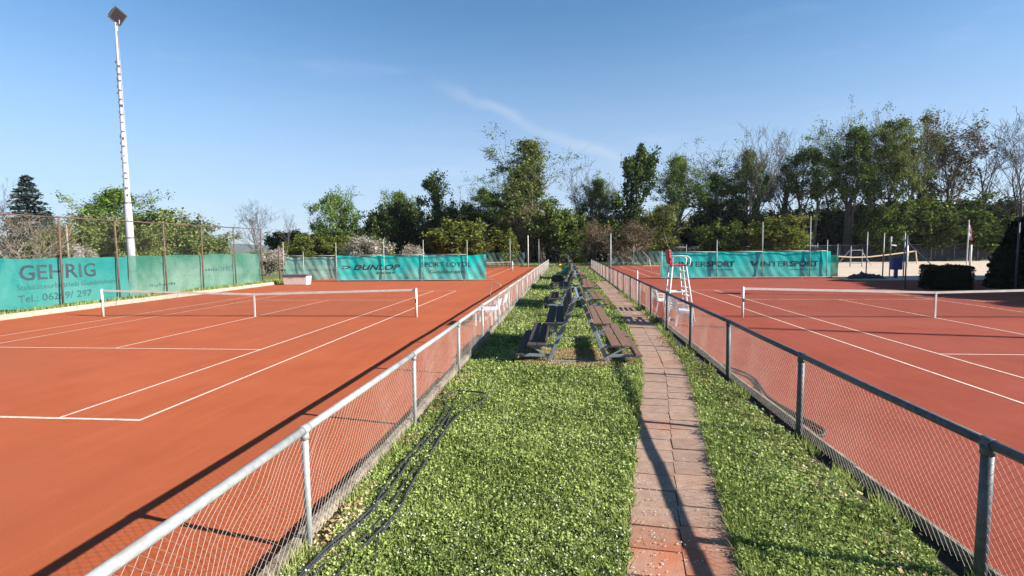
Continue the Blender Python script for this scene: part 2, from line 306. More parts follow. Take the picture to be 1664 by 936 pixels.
# ------------------------------------------------------------------ ground, courts, path, far land
def sheet(name, x0, x1, y0, y1, z, m, nx=1, ny=1, parent=None):
    mb = MB()
    for i in range(nx):
        for j in range(ny):
            a = x0+(x1-x0)*i/nx; b = x0+(x1-x0)*(i+1)/nx; c = y0+(y1-y0)*j/ny; d = y0+(y1-y0)*(j+1)/ny
            mb.quad((a, c, z), (b, c, z), (b, d, z), (a, d, z))
    return mb.build(name, m, parent)
tag(sheet('ground', -6000, 6000, -200, 7000, -0.06, M['field']), kind='structure')
LX = lambda y: -2.17 + 0.0065*max(0, y-4)        # left low fence line
RX = lambda y: 3.09 + 0.006*min(max(0, y-4), 30)  # right low fence line
lawn = MB(); lawn.quad((-2.25, -4, 0), (3.2, -4, 0), (3.2, 84, 0), (-2.25, 84, 0)); lawn.build('lawn', M['lawn']); tag(bpy.data.objects['lawn'], kind='structure')
tag(sheet('clay_court', -21.4, -2.28, -6, 72, -0.004, M['clay_l']), 'orange clay ground left of the fenced strip', kind='structure')
tag(sheet('clay_court', 3.2, 20.4, -6, 72, -0.005, M['clay_r']), 'rose clay ground right of the fenced strip', kind='structure')
tag(sheet('clay_court', 20.4, 30, -6, 38.9, -0.005, M['clay_r']), kind='structure')
tag(sheet('sand_court', 20.6, 75, 39.2, 81, -0.008, M['sand']), kind='structure')
tag(sheet('grass_bank', -48, -21.7, -2, 90, 0.01, M['field']), kind='structure')

def court_lines(x0, y0, name):
    """white tape lines of one court, x0 = low-x doubles line, y0 = net line"""
    lw = 0.05; z = 0.0
    root = empty(name, (0, 0, 0)); tag(root, kind='structure')
    D = 10.97; B = 11.885; V = 6.4; a = 1.372
    def s(xa, xb, ya, yb, dz=0.0): sheet('line', x0+xa, x0+xb, y0+ya, y0+yb, z+dz, M['line'], parent=root)
    for x in (0, D-lw): s(x, x+lw, -B, B)
    for x in (a, D-a-lw): s(x, x+lw, -B+lw, B-lw)
    s(lw, D-lw, -B, -B+lw*1.4, 0.0005); s(lw, D-lw, B-lw*1.4, B, 0.0005)
    for y in (-V, V-lw): s(a+lw, D-a-lw, y, y+lw, 0.0005)
    s(D/2-lw/2, D/2+lw/2, -V+lw, V-lw)
court_lines(-6.405-10.97, 19.05, 'court_markings'); court_lines(7.268, 19.24, 'court_markings')
court_lines(-6.405-10.97, 56.5, 'court_markings'); court_lines(7.268, 56.5, 'court_markings')

soil_s = MB(); soil_s.quad((2.86, -4, 0.003), (3.19, -4, 0.003), (3.4, 70, 0.003), (3.02, 70, 0.003)); tag(soil_s.build('soil_shade_strip', M['soil_shade']), kind='structure')  # dark sheet painted in for the shade along the right kerb
PATHC = [(0.25, -1.0), (0.62, 2.0), (0.93, 4.0), (1.36, 6.6), (2.17, 11.3), (2.57, 18.4), (2.70, 31), (2.72, 40)]
def path_at(y):
    for (xa, ya), (xb, yb) in zip(PATHC, PATHC[1:]):
        if y <= yb: t = (y-ya)/(yb-ya); return xa+(xb-xa)*t
    return PATHC[-1][0]
def path_x(y):   # smoothed
    return sum(path_at(y+d) for d in (-1.6, -0.8, 0, 0.8, 1.6))/5
pth = MB()
ys = np.linspace(-0.5, 39, 60)
for a, b in zip(ys, ys[1:]):
    xa, xb = path_x(a), path_x(b); hw = 0.5
    pth.quad((xa-hw, a, 0.004), (xa+hw, a, 0.004), (xb+hw, b, 0.004), (xb-hw, b, 0.004))
path = pth.build('path', M['soil']); tag(path, kind='structure')
slab_me = None
y = 2.6; k = 0
sm = MB().box(-0.2185, 0.2185, -0.1795, 0.1795, -0.035, 0.0); slab_me = sm.mesh('slab', M['slab'])
bmod = None
while y < 39:
    x = path_x(y); ang = math.atan2(path_x(y+0.3)-path_x(y-0.3), 0.6)
    for sgn in (-1, 1):
        o = bpy.data.objects.new('slab', slab_me); col.objects.link(o); o.parent = path
        off = sgn*0.224; jig = 0.06 if sgn > 0 else 0
        o.location = (x + off*math.cos(ang) + jig*math.sin(ang), y - off*math.sin(ang)*0.6 + jig, 0.028+random.uniform(-0.006, 0.006))
        o.rotation_euler = (random.uniform(-0.010, 0.010), random.uniform(-0.010, 0.010), -ang*0.75+random.uniform(-0.018, 0.018))
    if y > 13 and x+0.92 < RX(y)-0.05:
        o = bpy.data.objects.new('slab', slab_me); col.objects.link(o); o.parent = path
        o.location = (x+0.675, y+0.1, 0.024+random.uniform(-0.006, 0.006)); o.rotation_euler = (0, 0, random.uniform(-0.02, 0.02))
    y += 0.37; k += 1

# kerb stones along both low fences
def kerb_run(xf, y0, y1, name_m, side, hw=0.035):
    root = empty('kerb'); tag(root, kind='structure')
    y = y0
    me = MB().box(-hw, hw, 0.006, 0.994, -0.11, 0.0).mesh('kerb_stone', name_m)
    while y < y1:
        o = bpy.data.objects.new('kerb_stone', me); col.objects.link(o); o.parent = root
        o.location = (xf(y+0.5)+side, y, 0.10+random.uniform(-0.012, 0.012)); o.rotation_euler = (0, random.uniform(-0.05, 0.05), random.uniform(-0.008, 0.008))
        y += 1.0
kerb_run(LX, 1.0, 66, M['kerb_d'], -0.10, 0.04); kerb_run(RX, 1.0, 66, M['kerb_d'], 0.13, 0.02)
kr = empty('kerb'); tag(kr, kind='structure')
me = MB().box(-0.09, 0.09, 0.008, 1.992, -0.06, 0.2).mesh('kerb_stone', M['kerb'])
for i in range(14):
    o = link('kerb_stone', me, kr); o.location = (-21.45+random.uniform(-0.01, 0.01), 9+2*i, random.uniform(-0.01, 0.01))

# ------------------------------------------------------------------ wire mesh, low fences
def wire_mesh(name, W, H, s, r, m, wob=0.0, sag=0.0, seed=0):
    """woven diamond wire panel in local x (0..W), z (0..H)"""
    rg = np.random.default_rng(seed); st = s*math.sqrt(2); quads = []
    ph = rg.uniform(0, 6.28, 8)
    def dist(x, z):
        e = np.minimum(np.minimum(x, W-x)/0.25, 1)*np.minimum(np.minimum(z, H-z)/0.12, 1); e = np.clip(e, 0, 1)
        dx = wob*(np.sin(5.1*x+ph[0]+3*z)+np.sin(9.7*z+ph[1]+2.3*x)*0.7)*e
        dz = wob*(np.sin(4.3*x+ph[2]-4*z)+np.sin(11*x+ph[3])*0.6)*e
        dy = sag*(np.sin(3.1*x+ph[4])*np.sin(math.pi*z/H)+0.5*np.sin(7*x+5*z+ph[5]))*e
        return x+dx, dy, z+dz
    for sg in (1, -1):
        for c in np.arange(-H, W+H, st):
            # x = c + sg*z ... z in 0..H clipped to 0..W
            if sg == 1: z0 = max(0, -c); z1 = min(H, W-c)
            else: z0 = max(0, c-W); z1 = min(H, c)
            if z1-z0 < 0.02: continue
            n = max(2, int((z1-z0)/0.16)+1); zz = np.linspace(z0, z1, n); xx = c+sg*zz
            X, Y, Z = dist(xx, zz); P = np.stack([X, Y+sg*r*0.8, Z], 1)
            d = np.array([sg, 0, 1])/math.sqrt(2); a = np.array([1, 0, -sg])/math.sqrt(2); b = np.array([0, 1, 0])
            ring = [P + r*(a*math.cos(t)+b*math.sin(t)) for t in (0.5, 0.5+2.0944, 0.5+4.1888)]
            for j in range(3):
                A, B = ring[j], ring[(j+1) % 3]
                quads.append(np.stack([A[:-1], B[:-1], B[1:], A[1:]], 1).reshape(-1, 3))
    return np_mesh(name, np.concatenate(quads), 4, m)

def low_fence(name, label, xf, ys, H, mt, wm, rr, pr, wires, group):
    root = empty(name, (xf(ys[0]), ys[0], 0)); tag(root, label, 'fence', group)
    ox, oy = xf(ys[0]), ys[0]
    HZ = [H+random.uniform(-0.012, 0.012) for _ in ys]
    for i, y in enumerate(ys):
        H = HZ[i]; pm = MB().tube([(0, 0, -0.1), (0, 0, H-0.01)], pr, 12)
        p = pm.build('post', mt, root, True); p.location = (xf(y)-ox, y-oy, 0); p.rotation_euler = (random.uniform(-0.008, 0.008), random.uniform(-0.012, 0.012), 0)
        cm = MB().tube([(0, -0.05, H), (0, 0.05, H)], rr*1.18, 12).tube([(0, 0, H-0.085), (0, 0, H-0.02)], pr*1.18, 12)
        c = cm.build('collar', mt, p, True)
    for i, (a, b) in enumerate(zip(ys, ys[1:])):
        r_ = MB().tube([(xf(a)-ox, a-oy+0.003, HZ[i]), ((xf(a)+xf(b))/2-ox+random.uniform(-.006, .006), (a+b)/2-oy, (HZ[i]+HZ[i+1])/2-random.uniform(0, .010)), (xf(b)-ox, b-oy-0.003, HZ[i+1])], rr, 14).build('top_rail', mt, root, True)
        me = wires[0] if i == 0 else wires[1 + i % (len(wires)-1)]
        o = link('wire_mesh', me, root); o.location = (xf(a)-ox, a-oy, 0.06)
        o.rotation_euler = (0, 0, math.atan2(b-a, xf(b)-xf(a))); o.scale = ((b-a)/3.13, 1, 1)
    return root
HL, HR = 1.06, 1.11
wl = [wire_mesh('wire_mesh', 3.13, HL-0.08, 0.056, 0.0014, M['wire'], 0.016, 0.03, 5), wire_mesh('wire_mesh', 3.13, HL-0.08, 0.056, 0.0014, M['wire'], 0.010, 0.02, 2), wire_mesh('wire_mesh', 3.13, HL-0.08, 0.056, 0.0014, M['wire'], 0.008, 0.02, 3)]
wr = [wire_mesh('wire_mesh', 3.13, HR-0.08, 0.052, 0.0014, M['wire_r'], 0.004, 0.01, 8), wire_mesh('wire_mesh', 3.13, HR-0.08, 0.052, 0.0014, M['wire_r'], 0.005, 0.012, 9), wire_mesh('wire_mesh', 3.13, HR-0.08, 0.052, 0.0014, M['wire_r'], 0.004, 0.012, 10)]
low_fence('chain_link_fence', 'waist-high galvanised chain link fence along the left of the lawn strip', LX, [0.97+3.13*i for i in range(21)], HL, M['galv'], M['wire'], 0.036, 0.029, wl, 'waist-high fences along the lawn strip')
low_fence('chain_link_fence', 'waist-high darker chain link fence along the right of the paved path', RX, [0.98+3.07*i for i in range(21)], HR, M['galv_r'], M['wire_r'], 0.037, 0.041, wr, 'waist-high fences along the lawn strip')

# ------------------------------------------------------------------ lawn growth
def leaves_np(C, size, tilt, aspect=0.8):
    """quads at centres C (n,3), half-size array, random orientation with tilt 0 flat .. 1 any"""
    n = len(C); th = rng.uniform(0, 2*np.pi, n); t = rng.normal(0, tilt, n); t2 = rng.normal(0, tilt, n)
    u = np.stack([np.cos(th)*np.cos(t), np.sin(th)*np.cos(t), np.sin(t)], 1)
    v = np.stack([-np.sin(th)*np.cos(t2), np.cos(th)*np.cos(t2), np.sin(t2)], 1)
    s = np.asarray(size).reshape(-1, 1)*np.ones((n, 1)); a = u*s; b = v*s*aspect
    return np.stack([C-a*0.9-b*0.5, C-b, C+a, C+b], 1).reshape(-1, 3) if False else np.stack([C-a, C-b, C+a, C+b], 1).reshape(-1, 3)
def patch(x, y, s=1.0, seed=0):
    return (np.sin(x*1.7*s+seed)+np.sin(y*1.3*s+1.7*seed+0.6*x)+np.sin((x+y)*2.9*s+seed*2.1)+np.sin(x*5.3*s-y*4.1*s))/4
px_v = np.vectorize(path_x)
def lawn_points(n, y0, y1, p=1.6, edge=0.0):
    u = rng.uniform(0, 1, n); y = 1/(1/y0**p-(1/y0**p-1/y1**p)*u)**(1/p)
    x = rng.uniform(-2.3, 3.3, n)
    keep = (x > -2.10+0.0065*(y-4)+0.06*np.sin(y*3.3)+0.04*np.sin(y*8.1)) & (x < 2.93 + 0.006*(y-4).clip(0, 30) + 0.02*np.sin(y*19) - 0.035*(np.sin(y*2.3)+np.sin(y*5.1)))
    x, y = x[keep], y[keep]; pc = px_v(y); d = np.abs(x-pc-np.where(y > 13, 0.2, 0)) - (0.455 + np.where(y > 13, 0.2, 0) + 0.035*np.sin(y*7)+0.03*np.sin(y*19+1)) + edge
    k = (d > 0) | (y > 38); x, y = x[k], y[k]
    # worn ground under the first bench
    w_ = ((x-0.33)/1.6)**2 + ((y-12.0)/0.95)**2
    k = w_ > rng.uniform(0.55, 1.25, len(x)); return x[k], y[k]
def near_edge(x, y): return np.clip(1-(np.abs(np.abs(x-px_v(y))-0.47))/0.10, 0, 1)
x, y = lawn_points(340000, 2.7, 60)
bump = 0.5+0.5*(0.5*patch(x, y, 2.2, 3)+0.9*patch(x, y, 6.5, 1)); sz = np.clip(0.0068+0.00115*y, 0, 0.055)*rng.uniform(0.5, 1.45, len(x))
z = 0.004 + (0.090*np.clip(bump, 0, 1.2) + 0.03*rng.uniform(0, 1, len(x))) * rng.uniform(0.3, 1, len(x)) + 0.045*near_edge(x, y)*(x > px_v(y))*rng.uniform(0, 1.2, len(x))
gr = link('clover', np_mesh('clover', leaves_np(np.stack([x, y, z], 1), sz, 0.55), 4, LM['clover'])); tag(gr, 'low clover leaves over the lawn strip', kind='stuff')
def blades(n, y0, y1, h, m, name, label, p=1.6, sel=None, lean=0.5, edge=0.0, pts=None):
    x, y = lawn_points(n, y0, y1, p, edge) if pts is None else pts
    if sel is not None:
        k = sel(x, y); x, y = x[k], y[k]
    n = len(x); hh = h*rng.uniform(0.5, 1.3, n)*(0.65+0.6*(0.5+0.5*patch(x, y, 2.2, 3)))*(1+0.02*y); th = rng.uniform(0, 2*np.pi, n); ln = rng.uniform(0.1, lean, n)*hh
    wd = np.clip(0.0028+0.0006*y, 0, 0.03)
    a = np.stack([np.cos(th), np.sin(th), 0*th], 1)*wd[:, None]
    th2 = th+np.pi/2+rng.normal(0, 0.5, n); d = np.stack([np.cos(th2)*ln, np.sin(th2)*ln, hh], 1)
    b = np.stack([x, y, 0*x], 1)
    o = link(name, np_mesh(name, np.stack([b-a, b+a, b+d], 1).reshape(-1, 3), 3, m)); return tag(o, label, kind='stuff')
blades(130000, 2.7, 70, 0.075, LM['grass'], 'grass', 'short grass blades of the lawn strip')
# tufts overhanging the slabs on the right and growing under the fences
n = 12000; y = 1/(1/2.8-(1/2.8-1/30)*rng.uniform(0, 1, n)); sd = (rng.uniform(0, 1, n) < 0.7)*2-1; x = px_v(y)+sd*(0.43+0.09*np.abs(rng.normal(0, 1, n)))
blades(0, 0, 0, 0.085, LM['grass'], 'edge_grass', 'longer grass leaning over the edges of the slabs', pts=(x, y), lean=1.3)
n = 7000; y = 1/(1/2.8-(1/2.8-1/40)*rng.uniform(0, 1, n)); sd = rng.integers(0, 2, n); x = np.where(sd == 0, -2.17+0.0065*(y-4)+np.abs(rng.normal(0, 0.07, n)), 3.08-np.abs(rng.normal(0, 0.06, n)))
k = (patch(x*0, y, 1.5, 5) > -0.25) & ((sd == 0) | (patch(x*0, y, 2.5, 2) > 0.12))
blades(0, 0, 0, 0.12, LM['grass'], 'fence_weeds', 'weeds and long grass along the fence feet', pts=(x[k], y[k]), lean=0.9)
n = 26000; a = rng.uniform(0, 2*np.pi, n); r_ = np.sqrt(rng.uniform(0, 1, n)); x = 0.33+1.65*r_*np.cos(a); y = 12.0+1.0*r_*np.sin(a)
k = np.abs(x-px_v(y)) > 0.5
blades(0, 0, 0, 0.05, LM['dry'], 'dry_grass', 'straw coloured dry grass under the nearest bench', pts=(x[k], y[k]), lean=1.8)
n = 7000; y = 2.8+rng.uniform(0, 1, n)**1.5*12; x = np.where(rng.uniform(0, 1, n) < 0.72, -2.02+rng.normal(0, 0.09, n), 2.72+rng.normal(0, 0.14, n))
k = patch(x, y, 1.1, 9) > -0.15
cl = np.stack([x, y, 0.03+rng.uniform(0, 0.04, n)], 1)[k]
tag(link('fallen_leaves', np_mesh('fallen_leaves', leaves_np(cl, rng.uniform(0.012, 0.028, len(cl)), 0.5), 4, LM['dry'])), 'dry leaves and moss lying in the grass by the fences', kind='stuff')
x, y = lawn_points(6500, 2.8, 26); k = (patch(x, y, 1.3, 1) > 0.0); x, y = x[k], y[k]
pt = np.stack([x, y, 0.06+rng.uniform(0, 0.05, len(x))], 1)
tag(link('daisies', np_mesh('daisies', leaves_np(pt, rng.uniform(0.006, 0.010, len(x))*(1+0.05*y), 0.5), 4, LM['petal'])), 'tiny white flowers scattered through the lawn', kind='stuff')
n = 1500; y = 1/(1/2.8-(1/2.8-1/16)*rng.uniform(0, 1, n)); x = px_v(y)+rng.uniform(-0.46, 0.46, n)
k = (x < px_v(y)-0.12) | (patch(x, y, 2, 4) > 0.2)
pt = np.stack([x, y, 0*x+0.040], 1)[k]
tag(link('fallen_petals', np_mesh('fallen_petals', leaves_np(pt, rng.uniform(0.004, 0.010, len(pt)), 0.12), 4, LM['petal'])), 'white petals strewn over the paving slabs', kind='stuff')

# ------------------------------------------------------------------ hoses
def smooth_path(P, z, n=8):
    P = [Vector((p[0], p[1], z)) for p in P]; out = []
    for i in range(len(P)-1):
        p0 = P[max(i-1, 0)]; p1 = P[i]; p2 = P[i+1]; p3 = P[min(i+2, len(P)-1)]
        for k in range(n):
            t = k/n; out.append(0.5*((2*p1)+(-p0+p2)*t+(2*p0-5*p1+4*p2-p3)*t*t+(-p0+3*p1-3*p2+p3)*t**3))
    out.append(P[-1]); return out
def hose(pts, z, r, m, label, group, ribs=False):
    pl = smooth_path(pts, z)
    for p in pl: p.z += 0.008*math.sin(p.y*3.1+p.x*5)
    rr = r
    if ribs:
        dense = []
        for a, b in zip(pl, pl[1:]):
            k = max(1, int((b-a).length/0.02))
            dense += [a.lerp(b, i/k) for i in range(k)]
        pl = dense; rr = [r*(1.0 if i % 2 else 0.74) for i in range(len(pl))]
    return tag(MB().tube(pl, rr, 8).build('hose', m, None, not ribs), label, 'hose', group)
hose([(-2.02, 2.4), (-1.98, 3.73), (-1.91, 4.18), (-1.83, 4.61), (-1.87, 5.05), (-1.87, 5.46), (-1.86, 6.08), (-1.82, 6.76), (-1.79, 7.37), (-1.85, 7.95), (-2.02, 8.45), (-1.9, 8.85), (-1.56, 8.81), (-1.36, 8.72)], 0.07, 0.013, M['black'], 'black hose lying nearest the left fence and looping back at its far end', 'black hoses on the lawn')
hose([(-2.06, 2.6), (-1.99, 3.9), (-1.89, 4.5), (-1.80, 5.1), (-1.80, 5.8), (-1.77, 6.5), (-1.72, 7.3), (-1.74, 8.0), (-1.86, 8.4)], 0.072, 0.013, M['black'], 'thin black hose running just inside the one nearest the left fence', 'black hoses on the lawn')
hose([(-2.0, 2.5), (-1.9, 3.74), (-1.78, 4.08), (-1.7, 4.53), (-1.69, 4.91), (-1.7, 5.47), (-1.7, 6.09), (-1.66, 6.68), (-1.66, 7.2), (-1.78, 8.05)], 0.06, 0.013, M['black'], 'middle one of the black hoses side by side on the lawn', 'black hoses on the lawn')
hose([(-1.78, 2.6), (-1.72, 3.75), (-1.68, 4.09), (-1.61, 4.45), (-1.57, 4.77), (-1.6, 5.12), (-1.61, 5.74), (-1.62, 6.77), (-1.53, 7.73), (-1.31, 8.32), (-1.28, 8.65)], 0.075, 0.013, M['black'], 'black hose farthest from the left fence, its end bent into the lawn', 'black hoses on the lawn')
hose([(-1.46, 2.9), (-1.51, 3.77), (-1.56, 4.03), (-1.61, 4.25), (-1.58, 4.67), (-1.63, 5.3)], 0.06, 0.013, M['black'], 'short dark length of hose half sunk in the grass near the camera', 'black hoses on the lawn')
hose([(3.34, 13.9), (3.32, 13.32), (3.27, 11.87), (3.37, 11.26), (3.62, 10.32), (3.40, 8.96), (3.45, 8.29), (3.53, 7.61), (3.52, 7.31), (3.40, 7.13), (3.31, 7.2), (3.29, 7.54), (3.30, 8.22), (3.31, 8.88), (3.30, 9.67), (3.29, 10.6), (3.28, 11.37), (3.27, 12.41), (3.26, 14)], 0.028, 0.027, M['rubber_r'], 'ribbed dark hose looped on the clay behind the right fence', None, True)

# ------------------------------------------------------------------ tiered benches along the strip
def make_bench():
    root = empty('spectator_bench'); L = 3.1
    st, wd, wd2 = M['steel_b'], M['wood'], M['wood_shade']
    for yy, nm in ((0.0, 'frame'), (L-0.12, 'frame')):
        f = MB()
        for s in (-1, 1):
            f.bar((s*0.68, yy, -0.05), (s*0.05, yy, 1.47), 0.085, 0.085, (0, 1, 0))
        f.bar((-0.64, yy, 0.03), (0.64, yy, 0.03), 0.05, 0.05)
        fr = f.build(nm, st, root, bevel=0.006)
        for s in (-1, 1):
            MB().bar((s*0.60, yy+0.01, 0.17), (s*1.30, yy+0.01, 0.17), 0.045, 0.06).build('foot_bracket', st, fr)
            MB().bar((s*0.50, yy+0.012, 0.38), (s*1.12, yy+0.012, 0.38), 0.045, 0.06).bar((s*1.02, yy+0.012, 0.35), (s*0.60, yy+0.012, 0.12), 0.035, 0.035, (0, 1, 0)).build('seat_bracket', st, fr)
            MB().bar((s*0.26, yy+0.012, 0.86), (s*0.68, yy+0.012, 0.86), 0.045, 0.06).bar((s*0.62, yy+0.012, 0.83), (s*0.42, yy+0.012, 0.62), 0.035, 0.035, (0, 1, 0)).build('seat_bracket', st, fr)
    MB().bar((0, 0.04, 1.44), (0, L-0.1, 1.44), 0.05, 0.05).build('ridge_bar', st, root)
    def plank(nm, x, z, w, y0=-0.24, y1=L, t=0.036, tilt=0.0, m=wd):
        pm = MB().box(-w/2, w/2, y0, y1, -t/2, t/2).build(nm, m, root, bevel=0.006)
        pm.location = (x, 0, z); pm.rotation_euler = (random.uniform(-0.003, 0.003), tilt, random.uniform(-0.006, 0.006)); return pm
    for s in (-1, 1):
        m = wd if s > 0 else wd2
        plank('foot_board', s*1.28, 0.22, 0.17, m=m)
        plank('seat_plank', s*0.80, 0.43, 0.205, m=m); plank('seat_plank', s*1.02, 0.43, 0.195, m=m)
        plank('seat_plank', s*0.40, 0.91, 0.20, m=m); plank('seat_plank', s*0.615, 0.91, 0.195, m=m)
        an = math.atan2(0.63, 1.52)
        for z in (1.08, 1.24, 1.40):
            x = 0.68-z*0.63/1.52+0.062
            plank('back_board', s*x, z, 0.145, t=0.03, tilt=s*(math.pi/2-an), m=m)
    return root
bl = ['nearest tiered double-sided wooden bench on blue-grey A-frames, over dry grass', 'second tiered wooden bench along the path from the camera',
      'third tiered wooden bench, the one with a green roll over its back', 'farthest tiered wooden bench, the one with yellow cloth on its seat']
b0 = make_bench()
for i, (x, y) in enumerate(((0.32, 11.5), (0.52, 21.75), (0.55, 31.5), (0.55, 41.5))):
    o = b0 if i == 0 else copy_tree(b0)
    o.location = (x, y, 0); tag(o, bl[i], 'bench', 'tiered benches in the lawn strip')
gt = MB(); gt.tube([(0, 0, 0), (-0.12, 0.5, 0.05), (-0.2, 1.0, 0.0), (-0.25, 1.4, 0.03)], [0.16, 0.19, 0.17, 0.12], 10).tube([(-0.2, 0.1, -0.1), (-0.36, 0.7, -0.18), (-0.42, 1.2, -0.2)], [0.1, 0.14, 0.09], 9)
o = gt.build('tarpaulin_roll', M['green'], None, True); o.location = (0.28, 31.5, 1.15); tag(o, 'green rolled tarpaulin thrown over the back of the third bench', 'tarpaulin')
yt = MB()
for i in range(5):
    yt.tube([(0.10*i, 0.0+0.03*i, 0), (0.10*i+0.02, 0.4, 0.07-0.02*(i % 2)), (0.10*i-0.02, 0.85, 0)], [0.1, 0.13, 0.1], 8)
o = yt.build('yellow_cloth', M['yellow'], None, True); o.location = (-0.28, 41.6, 1.03); tag(o, 'crumpled yellow cloth on the upper seat of the farthest bench', 'cloth')
dk = MB()
for i in range(4): dk.tube([(0.16*i, 0, 0), (0.16*i+0.05, 0.35, 0.12), (0.16*i-0.03, 0.8, 0)], [0.12, 0.17, 0.1], 8)
o = dk.build('dark_blanket', M['tarp'], None, True); o.location = (-0.62, 31.6, 0.57); tag(o, 'bundled dark blanket on the left seats of the third bench', 'blanket')

# ------------------------------------------------------------------ tennis nets
def square_net(name, W, H, s, r, m, zf=lambda x: 0.0):
    quads = []
    def line(p, q, seg):
        P = np.array([np.array(p)+(np.array(q)-np.array(p))*i/seg for i in range(seg+1)], float)
        P[:, 2] -= np.vectorize(zf)(P[:, 0])*(P[:, 2]/H)
        d = P[1]-P[0]; d /= np.linalg.norm(d); a = np.cross(d, [0, 1, 0]); a /= np.linalg.norm(a); b = np.array([0, 1, 0])
        ring = [P+r*(a*math.cos(t)+b*math.sin(t)) for t in (0.5, 2.59, 4.69)]
        for j in range(3):
            A, B = ring[j], ring[(j+1) % 3]; quads.append(np.stack([A[:-1], B[:-1], B[1:], A[1:]], 1).reshape(-1, 3))
    for x in np.arange(0, W+1e-6, s): line((x, 0, 0.03), (x, 0, H), 1)
    for z in np.arange(0.03, H, s): line((0, 0, z), (W, 0, z), 12)
    return np_mesh(name, np.concatenate(quads), 4, m)
def tennis_net(xa, xb, y, label, group, ph=1.07):
    W = xb-xa; c = W/2; root = empty('tennis_net', (xa, y, 0)); tag(root, label, 'tennis net', group)
    sag = lambda x: 0.155*(1-abs(x-c)/c)
    for x in (0, W):
        p = MB().tube([(x, 0, -0.02), (x, 0, ph)], 0.045, 12).tube([(x, 0, ph), (x, 0, ph+0.02)], [0.05, 0.03], 12).build('net_post', M['white'], root, True)
        MB().box(x-0.03, x+0.03, -0.075, -0.045, 0.55, 0.68).build('winder', M['rung'], p)
    nm = link('netting', square_net('netting', W-0.1, 1.03, 0.048, 0.0016, M['net'], sag), root); nm.location = (0.05, 0, 0)
    bn = MB(); n = 16
    for i in range(n):
        x0 = 0.05+(W-0.1)*i/n; x1 = 0.05+(W-0.1)*(i+1)/n; z0 = ph-0.01-sag(x0); z1 = ph-0.01-sag(x1)
        k = len(bn.v)
        for x, z in ((x0, z0), (x1, z1)):
            bn.v += [(x, -0.013, z), (x, 0.013, z), (x, 0.012, z-0.075), (x, -0.012, z-0.075)]
        bn.f += [(k, k+4, k+5, k+1), (k+1, k+5, k+6, k+2), (k+2, k+6, k+7, k+3), (k+3, k+7, k+4, k)]
    bn.build('headband', M['band'], root)
    MB().box(c-0.027, c+0.027, -0.016, 0.016, 0.0, ph-0.155-0.02).build('centre_strap', M['band'], root)
    return root
tennis_net(-6.405-10.97-0.914, -5.49, 19.05, 'tennis net with white band across the near left clay court', 'tennis nets')
tennis_net(6.354, 7.268+10.97+0.914, 19.24, 'tennis net with white band across the near right clay court', 'tennis nets')
tennis_net(-6.405-10.97-0.914, -5.49, 56.5, 'far tennis net on the left back court beyond the banner', 'tennis nets')

